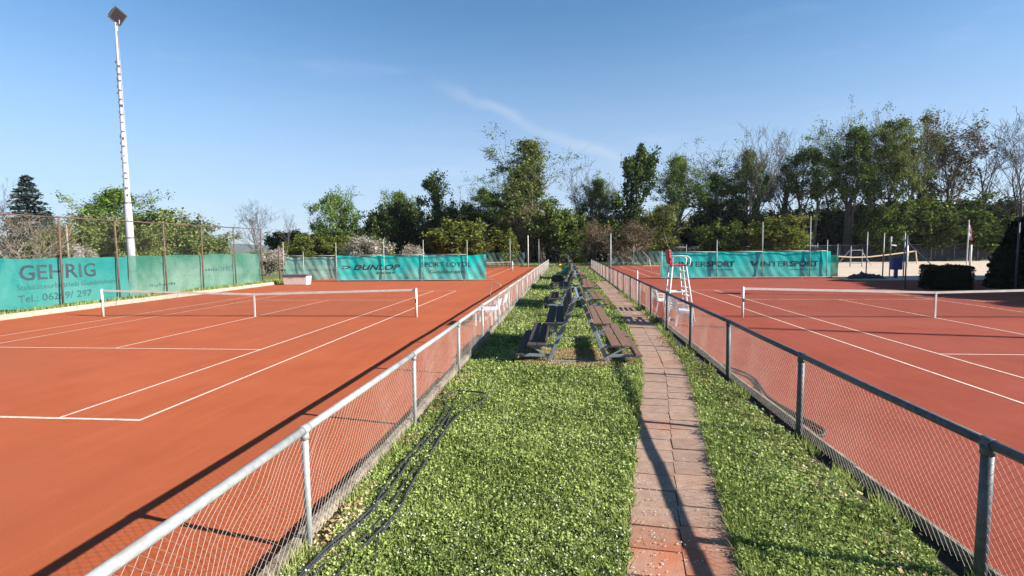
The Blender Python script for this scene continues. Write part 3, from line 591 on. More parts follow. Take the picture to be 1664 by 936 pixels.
# ------------------------------------------------------------------ banners (windbreak sheets) with print
def text_mesh(body, size, shear=0.0, bold=0.0, spacing=1.0):
    cu = bpy.data.curves.new('lettering', 'FONT'); cu.body = body; cu.size = size; cu.shear = shear; cu.offset = bold; cu.space_character = spacing; cu.resolution_u = 3
    o = bpy.data.objects.new('lettering', cu); col.objects.link(o); dg = bpy.context.evaluated_depsgraph_get(); dg.update()
    me = bpy.data.meshes.new_from_object(o.evaluated_get(dg)); col.objects.unlink(o); bpy.data.objects.remove(o)
    return me
class Banner:
    """sheet hung from (p0) along unit dir d; u along, z up, normal nrm"""
    def __init__(s, name, label, p0, d, W, z0, z1, m, group, amp=0.03, seed=0, hang=3.2):
        s.p0 = Vector(p0); s.d = Vector(d).normalized(); s.n = s.d.cross(Vector((0, 0, 1))); s.amp = amp; rg = random.Random(seed)
        s.ph = [rg.uniform(0, 6.28) for _ in range(6)]; s.z0, s.z1, s.W, s.hang = z0, z1, W, hang
        nu = int(W/0.10); nv = 18; V = []; F = []
        for i in range(nu+1):
            for j in range(nv+1):
                u = W*i/nu; v = j/nv
                top = z1 - 0.075*abs(math.sin(math.pi*u/hang)) + 0.02*math.sin(u*2.1+s.ph[4]); bot = z0 + 0.035*math.sin(u*1.9+s.ph[5])+0.02*math.sin(u*5.3)
                z = bot+(top-bot)*v; V.append(tuple(s.p0 + s.d*u + s.n*s.off(u, z) + Vector((0, 0, z))))
        for i in range(nu):
            for j in range(nv):
                a = i*(nv+1)+j; F.append((a, a+nv+1, a+nv+2, a+1))
        me = bpy.data.meshes.new(name); me.from_pydata(V, [], F); me.materials.append(m)
        for p in me.polygons: p.use_smooth = True
        s.o = link(name, me); tag(s.o, label, 'banner', group)
    def off(s, u, z):
        k = u/s.hang; fr = abs(k-round(k))*s.hang   # distance to the nearest post: drag folds fan out from there
        fold = math.exp(-fr*1.1)*math.sin(7.5*(fr+0.35*(s.z1-z))*(1+0.4*math.sin(s.ph[4]))+s.ph[2])*min(1, max(0, (z-s.z0)*0.8))
        return s.amp*(math.sin(u*1.9+s.ph[0]+z*0.8)+0.6*math.sin(u*4.3+s.ph[1]-z*1.5)+0.45*math.sin(u*9.1+z*5+s.ph[2])+0.45*fold+0.5*math.sin(z*6+u*0.7+s.ph[3])*max(0, 1-(z-s.z0)/0.9))
    def text(s, body, u0, u1, z, h, m, shear=0.0, bold=0.0, name='lettering'):
        me = text_mesh(body, 1.0, shear, bold); n = len(me.vertices); c = np.empty(n*3); me.vertices.foreach_get('co', c); c = c.reshape(-1, 3)
        x0, x1 = c[:, 0].min(), c[:, 0].max(); cap = 0.69
        for i in range(n):
            u = u0+(c[i, 0]-x0)/(x1-x0)*(u1-u0); zz = z+c[i, 1]/cap*h
            c[i] = s.p0 + s.d*u + s.n*(s.off(u, zz)+0.014) + Vector((0, 0, zz))
        me.vertices.foreach_set('co', c.ravel()); me.update(); me.materials.clear(); me.materials.append(m)
        return link(name, me, s.o)
    def poly(s, pts, m, name='emblem'):
        mb = MB(); k = len(mb.v)
        mb.v += [tuple(s.p0 + s.d*u + s.n*(s.off(u, z)+0.014) + Vector((0, 0, z))) for u, z in pts]; mb.f.append(tuple(range(len(pts))))
        return mb.build(name, m, s.o)
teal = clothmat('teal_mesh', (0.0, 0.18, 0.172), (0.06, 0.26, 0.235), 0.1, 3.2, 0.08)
tealb = clothmat('teal_mesh_brightened', (0.0, 0.52, 0.48), (0.12, 0.58, 0.52), -0.4, 2.6, 0.03)  # same fabric as the left banner, colour brightened against the grazing sun
teal2 = clothmat('teal_mesh_dusty_brightened', (0.0, 0.62, 0.55), (0.30, 0.66, 0.55), -0.15, 2.35, 0.03)  # dusty towards the foot; base colour also brightened against the grazing sun
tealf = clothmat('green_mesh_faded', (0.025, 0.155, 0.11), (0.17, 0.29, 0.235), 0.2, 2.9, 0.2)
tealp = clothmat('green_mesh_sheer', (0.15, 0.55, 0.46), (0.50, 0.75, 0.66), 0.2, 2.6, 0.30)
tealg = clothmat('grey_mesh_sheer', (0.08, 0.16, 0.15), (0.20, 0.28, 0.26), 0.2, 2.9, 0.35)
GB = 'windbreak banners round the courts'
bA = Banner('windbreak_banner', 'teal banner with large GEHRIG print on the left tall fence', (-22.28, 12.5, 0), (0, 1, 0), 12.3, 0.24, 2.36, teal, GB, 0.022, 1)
u = lambda y: y-12.5
bA.text('GEHRIG', u(19.4), u(22.95), 1.42, 0.62, M['letter'], bold=0.012)
bA.text('Stukkateurbetrieb Gundelsheim', u(19.25), u(24.1), 1.02, 0.22, M['letter_f'])
bA.text('Tel.: 06269/ 297', u(19.25), u(22.65), 0.50, 0.30, M['letter_f'], bold=0.01)
bB = Banner('windbreak_banner', 'faded sea-green banner with worn print at the far end of the left tall fence', (-22.30, 24.86, 0), (0, 1, 0), 11.9, 0.26, 2.38, tealf, GB, 0.032, 2)
def worn_line(bn, u0, u1, z, h, seed):
    # print too worn to read in the photograph: only broken flecks of it are left
    rg = random.Random(seed); q = u0
    while q < u1:
        w_ = h*rg.uniform(0.25, 0.6); zz = z+h*rg.uniform(0, 0.3); hh = h*rg.uniform(0.35, 0.7)
        bn.poly([(q, zz), (q+w_, zz), (q+w_*0.9, zz+hh), (q, zz+hh)], M['letter_f'], 'worn_print'); q += w_+h*rg.uniform(0.2, 0.5)
worn_line(bB, 1.4, 3.2, 0.62, 0.2, 1)
bB.text('ÖFELE', 7.0, 8.7, 1.22, 0.30, M['letter_f'])
worn_line(bB, 5.9, 6.8, 1.24, 0.26, 2)
bC = Banner('windbreak_banner', 'pale sheer green banner beside the white chest at the back of the left court', (-22.5, 40.55, 0), (1, 0, 0), 4.4, 0.14, 2.0, tealp, GB, 0.03, 3)
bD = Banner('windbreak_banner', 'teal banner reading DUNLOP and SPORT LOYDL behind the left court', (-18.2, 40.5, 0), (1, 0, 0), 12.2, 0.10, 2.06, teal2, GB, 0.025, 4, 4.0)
v = lambda x: x+18.2
bD.text('DUNLOP', v(-16.75), v(-12.9), 0.92, 0.40, M['letter'], 0.3, 0.02)
bD.text('SPORT', v(-14.9), v(-13.25), 0.58, 0.15, M['letter'], 0.3, 0.015)
bD.poly([(v(-17.7), 1.0), (v(-17.25), 1.0), (v(-16.95), 1.12), (v(-17.25), 1.25), (v(-17.62), 1.25), (v(-17.62), 1.19), (v(-17.3), 1.19), (v(-17.12), 1.12), (v(-17.3), 1.06), (v(-17.7), 1.06)], M['letter'])
bD.text('SPORT LOYDL', v(-11.2), v(-7.2), 1.12, 0.36, M['letter'])
bD.text('Gundelsheim', v(-10.5), v(-7.8), 0.60, 0.27, M['letter_f'])
bE = Banner('windbreak_banner', 'bright teal banner with INTERSPORT printed twice behind the right court', (7.6, 42.0, 0), (1, 0, 0), 12.65, 0.12, 2.08, tealb, GB, 0.02, 5, 4.0)
v = lambda x: x-7.6
def intersport(x0, x1, z):
    w_ = x1-x0
    bE.text('INTER', v(x0), v(x0+w_*0.50), z, 0.40, M['letter']); bE.text('SPORT', v(x0+w_*0.51), v(x1), z, 0.40, M['letter'], bold=0.03)
intersport(9.0, 13.2, 0.93); intersport(15.15, 19.35, 0.92)
for xx in (14.35, 8.2):
    bE.poly([(v(xx), 1.34), (v(xx+0.22), 1.34), (v(xx+0.30), 1.08), (v(xx+0.45), 1.22), (v(xx+0.68), 1.34), (v(xx+0.36), 0.92), (v(xx+0.22), 0.92)], M['letter'])
worn_line(bE, v(11.2), v(13.1), 0.64, 0.12, 3); worn_line(bE, v(17.3), v(19.3), 0.62, 0.12, 4)
bE2 = Banner('windbreak_banner', 'narrow darker green banner end past the right INTERSPORT sheet', (20.28, 42.06, 0), (1, 0, 0), 0.55, 0.12, 1.75, clothmat('green_mesh_dark', (0.01, 0.24, 0.15), (0.05, 0.33, 0.22), 0, 2.6, 0.1), GB, 0.02, 6)
Banner('windbreak_banner', 'grey-green sheer banner at the far end of the left back court', (-10.7, 72.2, 0), (1, 0, 0), 5.4, 0.15, 1.95, tealg, GB, 0.04, 7)
Banner('windbreak_banner', 'grey-green sheer banner at the far end of the right back court', (6.0, 72.2, 0), (1, 0, 0), 7.4, 0.1, 1.95, tealg, GB, 0.04, 8)

# ------------------------------------------------------------------ tall ball fences
def tall_fence(name, label, pts, H, post_m, wire, r=0.035, rail=True, group='tall ball fences'):
    """pts list of (x,y[,h]) post positions along a line"""
    root = empty(name, (pts[0][0], pts[0][1], 0)); tag(root, label, 'fence', group); ox, oy = pts[0][0], pts[0][1]
    for p in pts:
        h = p[2] if len(p) > 2 else H
        o = MB().tube([(0, 0, -0.1), (0, 0, h)], r, 8).build('post', post_m, root, True); o.location = (p[0]-ox, p[1]-oy, 0); o.rotation_euler = (random.uniform(-.012, .012), random.uniform(-.014, .014), 0)
    for a, b in zip(pts, pts[1:]):
        L = math.hypot(b[0]-a[0], b[1]-a[1]); an = math.atan2(b[1]-a[1], b[0]-a[0])
        if rail: MB().tube([(a[0]-ox, a[1]-oy, H), (b[0]-ox, b[1]-oy, H-0.03)], r*0.7, 8).build('top_rail', post_m, root, True)
        if wire:
            W, me = wire; o = link('wire_mesh', me, root); o.location = (a[0]-ox, a[1]-oy, 0.05); o.rotation_euler = (0, 0, an); o.scale = (L/W, 1, (H-0.05)/4.0)
    return root
wt = (3.2, wire_mesh('wire_mesh', 3.2, 4.0, 0.09, 0.0012, M['wire_d'], 0.004, 0.02, 21))
wt2 = (4.0, wire_mesh('wire_mesh', 4.0, 4.0, 0.16, 0.004, M['wire_d'], 0.004, 0.02, 22))
tall_fence('ball_fence', 'tall brown-posted wire fence behind the left court carrying the GEHRIG banner', [(-22.12, y) for y in (11.6, 14.8, 18.0, 21.05, 24.08, 27.21, 30.21, 33.46, 36.6)], 4.12, M['rust'], wt, 0.042)
tall_fence('ball_fence', 'steel-posted wire fence carrying the DUNLOP banner behind the left court', [(-22.6, 40.42, 3.2), (-20.9, 40.42, 2.4), (-18.15, 40.42, 3.1), (-14.2, 40.42, 3.3), (-11.0, 40.42, 3.25), (-7.5, 40.42, 3.2)], 2.1, M['galv'], wt, 0.03)
tall_fence('ball_fence', 'steel-posted fence carrying the INTERSPORT banner behind the right court', [(7.65, 41.9, 2.2), (11.84, 41.9, 3.0), (15.24, 41.9, 4.3), (18.72, 41.9, 4.7), (19.95, 41.9, 2.9)], 2.1, M['galv'], wt, 0.032)
tall_fence('ball_fence', 'grey mesh fence with many posts along the far side of the sand court', [(9.0+3.1*i, 80.5, 2.5+0.25*((i*7) % 3 == 0)) for i in range(19)], 2.4, M['galv'], wt2, 0.04)
bk = clothmat('grey_net_screen', (0.05, 0.055, 0.075), (0.12, 0.125, 0.15), -1, 3.5, 0.3)
Banner('windbreak_banner', 'long dark grey screen along the fence beyond the sand court', (14.0, 80.7, 0), (1, 0, 0), 50.0, 0.1, 2.35, bk, GB, 0.04, 11, 3.1)
# bottom rails of the banners on the clay
for xa, xb, yy, lb in ((-18.2, -5.4, 40.3, 'low pipe rail at the foot of the DUNLOP banner'), (7.6, 20.3, 41.75, 'low pipe rail at the foot of the INTERSPORT banner')):
    r_ = MB().tube([(xa, yy, 0.09), (xb, yy, 0.09)], 0.035, 8)
    for q in np.arange(xa+0.3, xb, 3.4): r_.bar((q, yy, -0.02), (q, yy, 0.09), 0.06, 0.06)
    tag(r_.build('pipe_rail', M['galv']), lb, 'rail', 'pipe rails')
def pole(x, y, h, r, m, label, cat='pole', group='free-standing poles', name='pole', brace=None):
    mb = MB().tube([(0, 0, -0.1), (0, 0, h*0.5), (0, 0, h)], [r, r*0.95, r*0.85], 10)
    if brace: mb.tube([(0, 0, h*0.85), (brace[0], brace[1], 0)], r*0.7, 8)
    mb.tube([(0, 0, h), (0, 0, h+0.02)], [r*1.15, r*0.6], 10)
    o = mb.build(name, m, None, True); o.location = (x, y, 0); return tag(o, label, cat, group)
pole(3.28, 37.0, 3.45, 0.05, M['galv'], 'tall pale pole at the kink of the right low fence')
pole(9.45, 72.0, 3.8, 0.05, M['galv'], 'far steel pole with slanting brace before the right grey-green banner', brace=(2.9, 0))
pole(-4.55, 68.0, 4.1, 0.06, M['white'], 'tall white pole just left of the far end of the left low fence')
pole(-6.3, 62.0, 3.6, 0.04, M['galv'], 'thin grey pole on the left back court beside the DUNLOP banner end')
pole(-3.2, 69.0, 3.6, 0.04, M['galv'], 'thin grey pole at the far end of the left low fence')
pole(3.35, 24.2, 1.45, 0.035, M['white'], 'short white post on the clay close behind the right low fence')
pole(-24.1, 23.4, 3.9, 0.045, M['kerb_d'], 'pale concrete post among the bushes behind the GEHRIG banner')
pole(-21.9, 38.6, 2.9, 0.06, M['rust'], 'brown post behind the white chest by the left court corner')
pole(22.82, 42.0, 3.45, 0.04, M['galv'], 'thin steel pole rising from the low dark heap right of the teal banner')
pole(24.0, 42.0, 3.35, 0.045, M['galv'], 'steel pole between the dark heap and the blue box')
pole(25.65, 42.3, 3.4, 0.045, M['galv'], 'steel pole right of the blue box with a long brace to the ground', brace=(1.9, -1.6))
pole(19.1, 31.3, 3.0, 0.04, M['galv_r'], 'thin pole standing at the left of the clipped black hedge')
pole(37.9, 62, 2.35, 0.11, M['white'], 'thick white post on the sand court, left one of the pair')
pole(44.4, 62, 2.35, 0.11, M['white'], 'thick white post on the sand court, right one of the pair')
pole(24.0, 30.3, 3.6, 0.05, M['galv_r'], 'grey pole in front of the big dark evergreen')

# ------------------------------------------------------------------ floodlight masts
def make_mast():
    root = empty('floodlight_mast'); H = 16.7
    p = MB().tube([(0, 0, -0.2), (0, 0, 5.6), (0, 0, 5.62), (0, 0, 10), (0, 0, 10.02), (0, 0, 13.9), (0, 0, H)], [0.25, 0.20, 0.165, 0.145, 0.125, 0.11, 0.075], 14).build('pole', M['mast'], root, True)
    rb = MB().box(-0.07, 0.07, -0.015, 0.015, -0.045, 0.045).mesh('rung', M['rung'])
    rj = random.Random(5); MB().tube([(0.19, -0.02, 0.2), (0.16, -0.03, 5.7), (0.14, -0.03, 5.8), (0.115, -0.02, 10.2), (0.10, -0.02, 16.2)], 0.018, 6).build('cable', M['rung'], p)
    for i in range(40):
        z = 4.6+0.25*i+rj.uniform(-0.09, 0.09); o = link('rung', rb, p); s = -1 if i % 2 else 1; rr = 0.155 if z < 10 else 0.118
        o.location = (s*rr*0.75, -rr*0.75, z); o.rotation_euler = (0, 0, s*0.8+rj.uniform(-.4, .4)); o.scale = (rj.uniform(0.6, 1.3), 1, rj.uniform(0.5, 1.7))
    bd = MB()
    for z in (3.4, 5.6): bd.tube([(0, 0, z), (0, 0, z+0.07)], 0.235 if z < 4 else 0.212, 14)
    bd.build('steel_band', M['rung'], p)
    hd = empty('lamp_head'); hd.parent = root; hd.location = (0.05, 0, H+0.42); hd.rotation_euler = (R(28), R(14), R(92)); hd.scale = (0.84, 0.84, 0.84)
    hb = MB(); k = 0
    a, b, d = 0.52, 0.46, 0.55
    hb.v += [(-a, -0.14, -b), (a, -0.14, -b), (a, -0.14, b), (-a, -0.14, b), (-a*0.55, d*0.55, -b*0.55), (a*0.55, d*0.55, -b*0.55), (a*0.55, d*0.55, b*0.55), (-a*0.55, d*0.55, b*0.55)]
    hb.f += [(0, 1, 5, 4), (1, 2, 6, 5), (2, 3, 7, 6), (3, 0, 4, 7), (4, 5, 6, 7), (3, 2, 1, 0)]
    hb.build('housing', M['lamp'], hd, bevel=0.03)
    MB().box(-a*0.92, a*0.92, -0.165, -0.142, -b*0.9, b*0.9).build('lamp_glass', M['glass'], hd)
    MB().box(-a*1.05, a*1.05, -0.17, -0.13, b*0.9, b*1.08).box(-a*1.05, a*1.05, -0.17, -0.13, -b*1.08, -b*0.9).box(-a*1.06, -a*0.92, -0.171, -0.129, -b*0.9, b*0.9).box(a*0.92, a*1.06, -0.171, -0.129, -b*0.9, b*0.9).build('bezel', M['rung'], hd)
    MB().tube([(-0.1, 0, H-0.1), (0.28, -0.06, H-0.1), (0.30, -0.06, H+0.12)], 0.03, 8).build('bracket', M['galv'], root)
    return root
m0 = make_mast(); m0.location = (-27.52, 31, 0); tag(m0, 'tall white floodlight mast with a square lamp behind the left banner', 'floodlight', 'floodlight masts')
for x, y, lb in ((34.5, 10.3, 'floodlight mast off to the right beside the near right court'), (41.0, 21.7, 'floodlight mast off to the right by the far evergreens')):
    o = copy_tree(m0); o.location = (x, y, 0); tag(o, lb, 'floodlight', 'floodlight masts')

# ------------------------------------------------------------------ umpire chair, white benches, chest, hoop
def umpire_chair():
    root = empty('umpire_chair', (3.95, 18.4, 0)); tag(root, 'tall white ladder chair with red seat beside the right net', 'umpire chair')
    Hs = 1.88
    for s in (-0.28, 0.28):
        MB().tube([(-0.46, s*1.25, -0.02), (-0.28, s, Hs)], 0.028, 10).build('leg', M['white'], root, True)
        MB().tube([(0.46, s*1.25, -0.02), (0.17, s, Hs)], 0.028, 10).build('leg', M['white'], root, True)
        MB().tube([(0.28, s*1.15, -0.02), (0.07, s*0.98, Hs)], 0.020, 8).build('ladder_rail', M['white'], root, True)
        MB().tube([(-0.28, s*1.05, Hs-0.02), (-0.28, s*1.05, Hs+0.26), (-0.20, s*1.05, Hs+0.34), (0.22, s*1.05, Hs+0.33), (0.31, s*1.05, Hs+0.24), (0.29, s*1.05, Hs+0.06), (0.17, s*1.05, Hs)], 0.020, 8).build('armrest', M['white'], root, True)
    for i in range(6):
        z = 0.28+0.28*i; t = z/Hs; x = 0.46-0.29*t; MB().box(x-0.10, x+0.02, -0.30, 0.30, z, z+0.03).build('rung', M['white'], root)
    MB().tube([(-0.37, -0.3, 1.0), (0.31, -0.3, 1.0)], 0.02, 8).build('crossbar', M['white'], root); MB().tube([(-0.37, 0.3, 1.0), (0.31, 0.3, 1.0)], 0.02, 8).build('crossbar', M['white'], root)
    MB().box(-0.28, 0.19, -0.26, 0.26, Hs, Hs+0.05).build('seat', M['red'], root, bevel=0.02)
    b = MB().box(-0.04, 0.04, -0.26, 0.26, 0.06, 0.56).build('backrest', M['red'], root, bevel=0.035); b.location = (-0.34, 0, Hs); b.rotation_euler = (0, -0.10, 0)
    MB().box(-0.34, 0.28, -0.29, 0.29, 0.98, 1.02).build('foot_rest', M['white'], root)
    return root
umpire_chair()
def slat_bench(L=1.25):
    """white plastic slatted bench, back at low x, faces +x"""
    root = empty('slatted_bench'); m = M['plastic']
    for i in range(5):
        MB().box(-0.02, 0.0, 0, L, 0, 0.06).build('back_slat', m, root, bevel=0.006).location = (-0.02-0.018*i, 0, 0.48+0.095*i)
    for i in range(5):
        MB().box(0, 0.075, 0, L, 0.0, 0.025).build('seat_slat', m, root, bevel=0.006).location = (0.02+0.09*i, 0, 0.42)
    for yy in (0.05, L-0.09):
        MB().bar((0.44, yy, -0.01), (0.42, yy, 0.60), 0.05, 0.05).build('leg', m, root); MB().bar((-0.08, yy, -0.01), (-0.0, yy, 0.45), 0.05, 0.05).bar((0.0, yy, 0.44), (-0.11, yy, 0.95), 0.05, 0.05).build('leg', m, root)
        MB().bar((-0.02, yy, 0.62), (0.46, yy, 0.62), 0.06, 0.03).build('armrest', m, root)
    return root
s0 = slat_bench(); GBn = 'white slatted benches by the low fences'
for i, (x, y, rz, lb) in enumerate(((3.66, 17.0, 0, 'white slatted bench behind the right fence, nearer the camera than the umpire chair'), (3.66, 20.6, 0, 'white slatted bench behind the right fence, just past the umpire chair'),
        (-2.40, 19.4, math.pi, 'nearer white slatted bench behind the left low fence'), (-2.40, 21.8, math.pi, 'farther white slatted bench behind the left low fence'))):
    o = s0 if i == 0 else copy_tree(s0); o.location = (x, y, 0); o.rotation_euler = (0, 0, rz); o.scale = (0.8, 1, 0.72) if rz else (1, 1, 1); tag(o, lb, 'bench', GBn)
tb = empty('garden_table', (-2.62, 16.9, 0)); tag(tb, 'low white plastic table on the clay behind the left low fence', 'table')
MB().box(-0.32, 0.32, 0, 1.0, 0.50, 0.53).build('tabletop', M['plastic'], tb, bevel=0.012)
for a in (-0.27, 0.27):
    for b in (0.06, 0.94): MB().bar((a, b, -0.01), (a*0.95, b, 0.5), 0.045, 0.045).build('leg', M['plastic'], tb)
hp = MB().tube([(-0.24, 0, -0.02), (-0.22, 0, 0.6), (-0.12, 0.02, 0.93), (0.05, 0.02, 1.02), (0.20, 0.02, 0.97), (0.26, 0, 0.85)], 0.018, 8).build('bent_hoop', M['galv'], None, True)
hp.location = (-3.02, 23.0, 0); tag(hp, 'thin bent metal hoop standing beyond the white benches on the left', 'hoop')
ch = empty('storage_chest', (-19.65, 37.0, 0)); tag(ch, 'white chest with a dark lid at the corner of the left court', 'chest')
cb = MB(); cb.v += [(-0.86, -0.35, 0), (0.86, -0.35, 0), (0.86, 0.35, 0), (-0.86, 0.35, 0), (-0.92, -0.4, 0.62), (0.92, -0.4, 0.62), (0.92, 0.4, 0.62), (-0.92, 0.4, 0.62)]
cb.f += [(3, 2, 1, 0), (4, 5, 6, 7), (0, 1, 5, 4), (1, 2, 6, 5), (2, 3, 7, 6), (3, 0, 4, 7)]
cb.build('body', M['box'], ch, bevel=0.02)
MB().box(-0.97, 0.97, -0.45, 0.45, 0.625, 0.75).build('lid', M['lid'], ch, bevel=0.03)
MB().box(-0.12, 0.12, -0.47, -0.45, 0.64, 0.68).build('handle', M['rung'], ch)
wb = empty('frame_bench', (10.0, 58.5, 0)); tag(wb, 'small white-framed bench with a wooden plank on the right back court', 'bench')
for s in (-0.75, 0.75): MB().tube([(s-0.22, 0, 0), (s-0.04, 0, 1.05), (s+0.14, 0, 1.08), (s+0.34, 0, 0)], 0.03, 8).build('leg', M['white'], wb, True)
MB().box(-1.3, 1.3, -0.12, 0.12, 0.38, 0.43).build('seat_plank', M['tan'], wb)

# ------------------------------------------------------------------ shelter at the end of the strip
sh = empty('shelter', (0.62, 70, 0)); tag(sh, 'small open shelter with a V-shaped grey roof at the end of the strip', 'shelter')
for s in (-1, 1):
    MB().bar((s*0.05, 0, 1.86), (s*2.15, 0, 2.28), 1.9, 0.09, (0, 0, 1)).build('roof_wing', M['roof'], sh)
for yy in (-0.7, 0.7):
    MB().tube([(0, yy, 0), (0, yy, 1.85)], 0.06, 8).build('post', M['galv_r'], sh)
    for s in (-1, 1): MB().bar((0, yy, 1.2), (s*1.0, yy, 1.98), 0.05, 0.05).build('strut', M['galv_r'], sh)

# ------------------------------------------------------------------ right hand sand court things
bb = empty('electric_box', (24.75, 41.7, 0)); tag(bb, 'dark blue box on a post between the poles right of the teal banner', 'electric box')
MB().box(-0.36, 0.36, -0.2, 0.2, 0.62, 1.55).build('body', M['blue'], bb, bevel=0.03); MB().bar((0, 0, -0.05), (0, 0, 0.62), 0.22, 0.18).build('post', M['blue'], bb)
MB().box(-0.30, 0.30, -0.215, -0.2, 0.7, 1.47).build('door', M['blue'], bb, bevel=0.005)
lp = empty('lamp_post', (24.6, 42.2, 0)); tag(lp, 'thin post with a small white lamp arm above the blue box', 'lamp post')
MB().tube([(0, 0, -0.1), (0, 0, 2.75)], 0.04, 8).build('pole', M['galv'], lp); MB().tube([(0, 0, 2.7), (0, 0, 3.1)], 0.07, 8).tube([(0, 0, 2.45), (0.38, 0, 2.38)], [0.05, 0.08], 8).build('lamp', M['white'], lp)
vn = empty('beach_net', (29.6, 60, 0)); tag(vn, 'sagging tan beach net strung across the sand court', 'net')
pts = [(0, 0, 1.26), (1.6, 0, 1.13), (3.2, 0, 1.16), (5.5, 0, 1.42), (7.9, 0, 1.74)]
bnd = MB()
for a, b in zip(pts, pts[1:]): bnd.bar(a, b, 0.03, 0.13)
bnd.build('headband', M['tan'], vn)
MB().tube([(7.9, 0, 1.78), (8.1, 0, 0.4)], 0.06, 8).build('net_post', M['tan'], vn); MB().tube([(0, 0, 2.6), (0, 0, -0.1)], 0.05, 8).build('net_post', M['galv'], vn)
o = link('netting', square_net('netting', 7.9, 0.85, 0.13, 0.004, M['net'], lambda x: 0.0), vn); o.location = (0.02, 0, 0.38)
gf = empty('goal_frame', (32.5, 63, 0)); tag(gf, 'grey steel goal-like frame with braces on the far side of the sand', 'frame')
for x in (0, 1.25): MB().tube([(x, 0, -0.05), (x, 0, 2.3 if x == 0 else 1.95)], 0.05 if x else 0.075, 8).build('post', M['galv'], gf)
MB().tube([(0, 0, 1.85), (1.25, 0, 1.85)], 0.04, 8).tube([(0, 0, 0.4), (1.25, 0, 0.4)], 0.04, 8).build('crossbar', M['galv'], gf)
MB().tube([(0, 0, 2.0), (-1.6, 0, 0)], 0.04, 8).build('brace', M['galv'], gf); MB().tube([(1.25, 0, 1.6), (2.3, 0, 0.1)], 0.04, 8).build('brace', M['galv'], gf)
fl = empty('flag', (34.1, 48, 0)); tag(fl, 'limp white and red flag on a thin white pole before the trees', 'flag')
MB().tube([(0, 0, -0.05), (0, 0, 4.5)], 0.045, 8).build('flagpole', M['white'], fl)
def flag_cloth(x0, x1, m, ph):
    mb = MB(); n = 9
    for i in range(n+1):
        z = 4.2-1.35*i/n; t = i/n; w_ = 0.4+0.6*t
        mb.v += [(x0*w_, 0.05*math.sin(i*1.1+ph), z-0.2*x0), (x1*w_, 0.07*math.sin(i*1.3+1+ph), z-0.35*x1)]
    for i in range(n): mb.f.append((2*i, 2*i+1, 2*i+3, 2*i+2))
    mb.build('cloth', m, fl, True)
flag_cloth(0.05, 0.30, M['white'], 0); flag_cloth(0.30, 0.42, M['red'], 0.6)
hp = MB(); hn = 26
for i in range(hn+1):
    for j in range(9):
        u_ = -1.35+2.7*i/hn; v_ = -0.5+j/8; e = max(0.0, 1-abs(u_/1.36)**3)*max(0.0, 1-abs(v_/0.52)**4)
        hp.v.append((u_+0.05*math.sin(j*2.1+i), v_+0.05*math.sin(i*1.7), -0.02+e*(0.30+0.09*math.sin(i*0.9+j*0.5)+0.06*math.sin(i*2.3-j*1.1)+(0.16 if 9 < i < 13 else 0))))
for i in range(hn):
    for j in range(8): hp.f.append((i*9+j, (i+1)*9+j, (i+1)*9+j+1, i*9+j+1))
o = hp.build('tarpaulin_heap', M['tarp'], None, True); o.location = (22.4, 41.3, 0.0); tag(o, 'low dark heap of folded tarpaulin at the right end of the teal banner', 'tarpaulin')

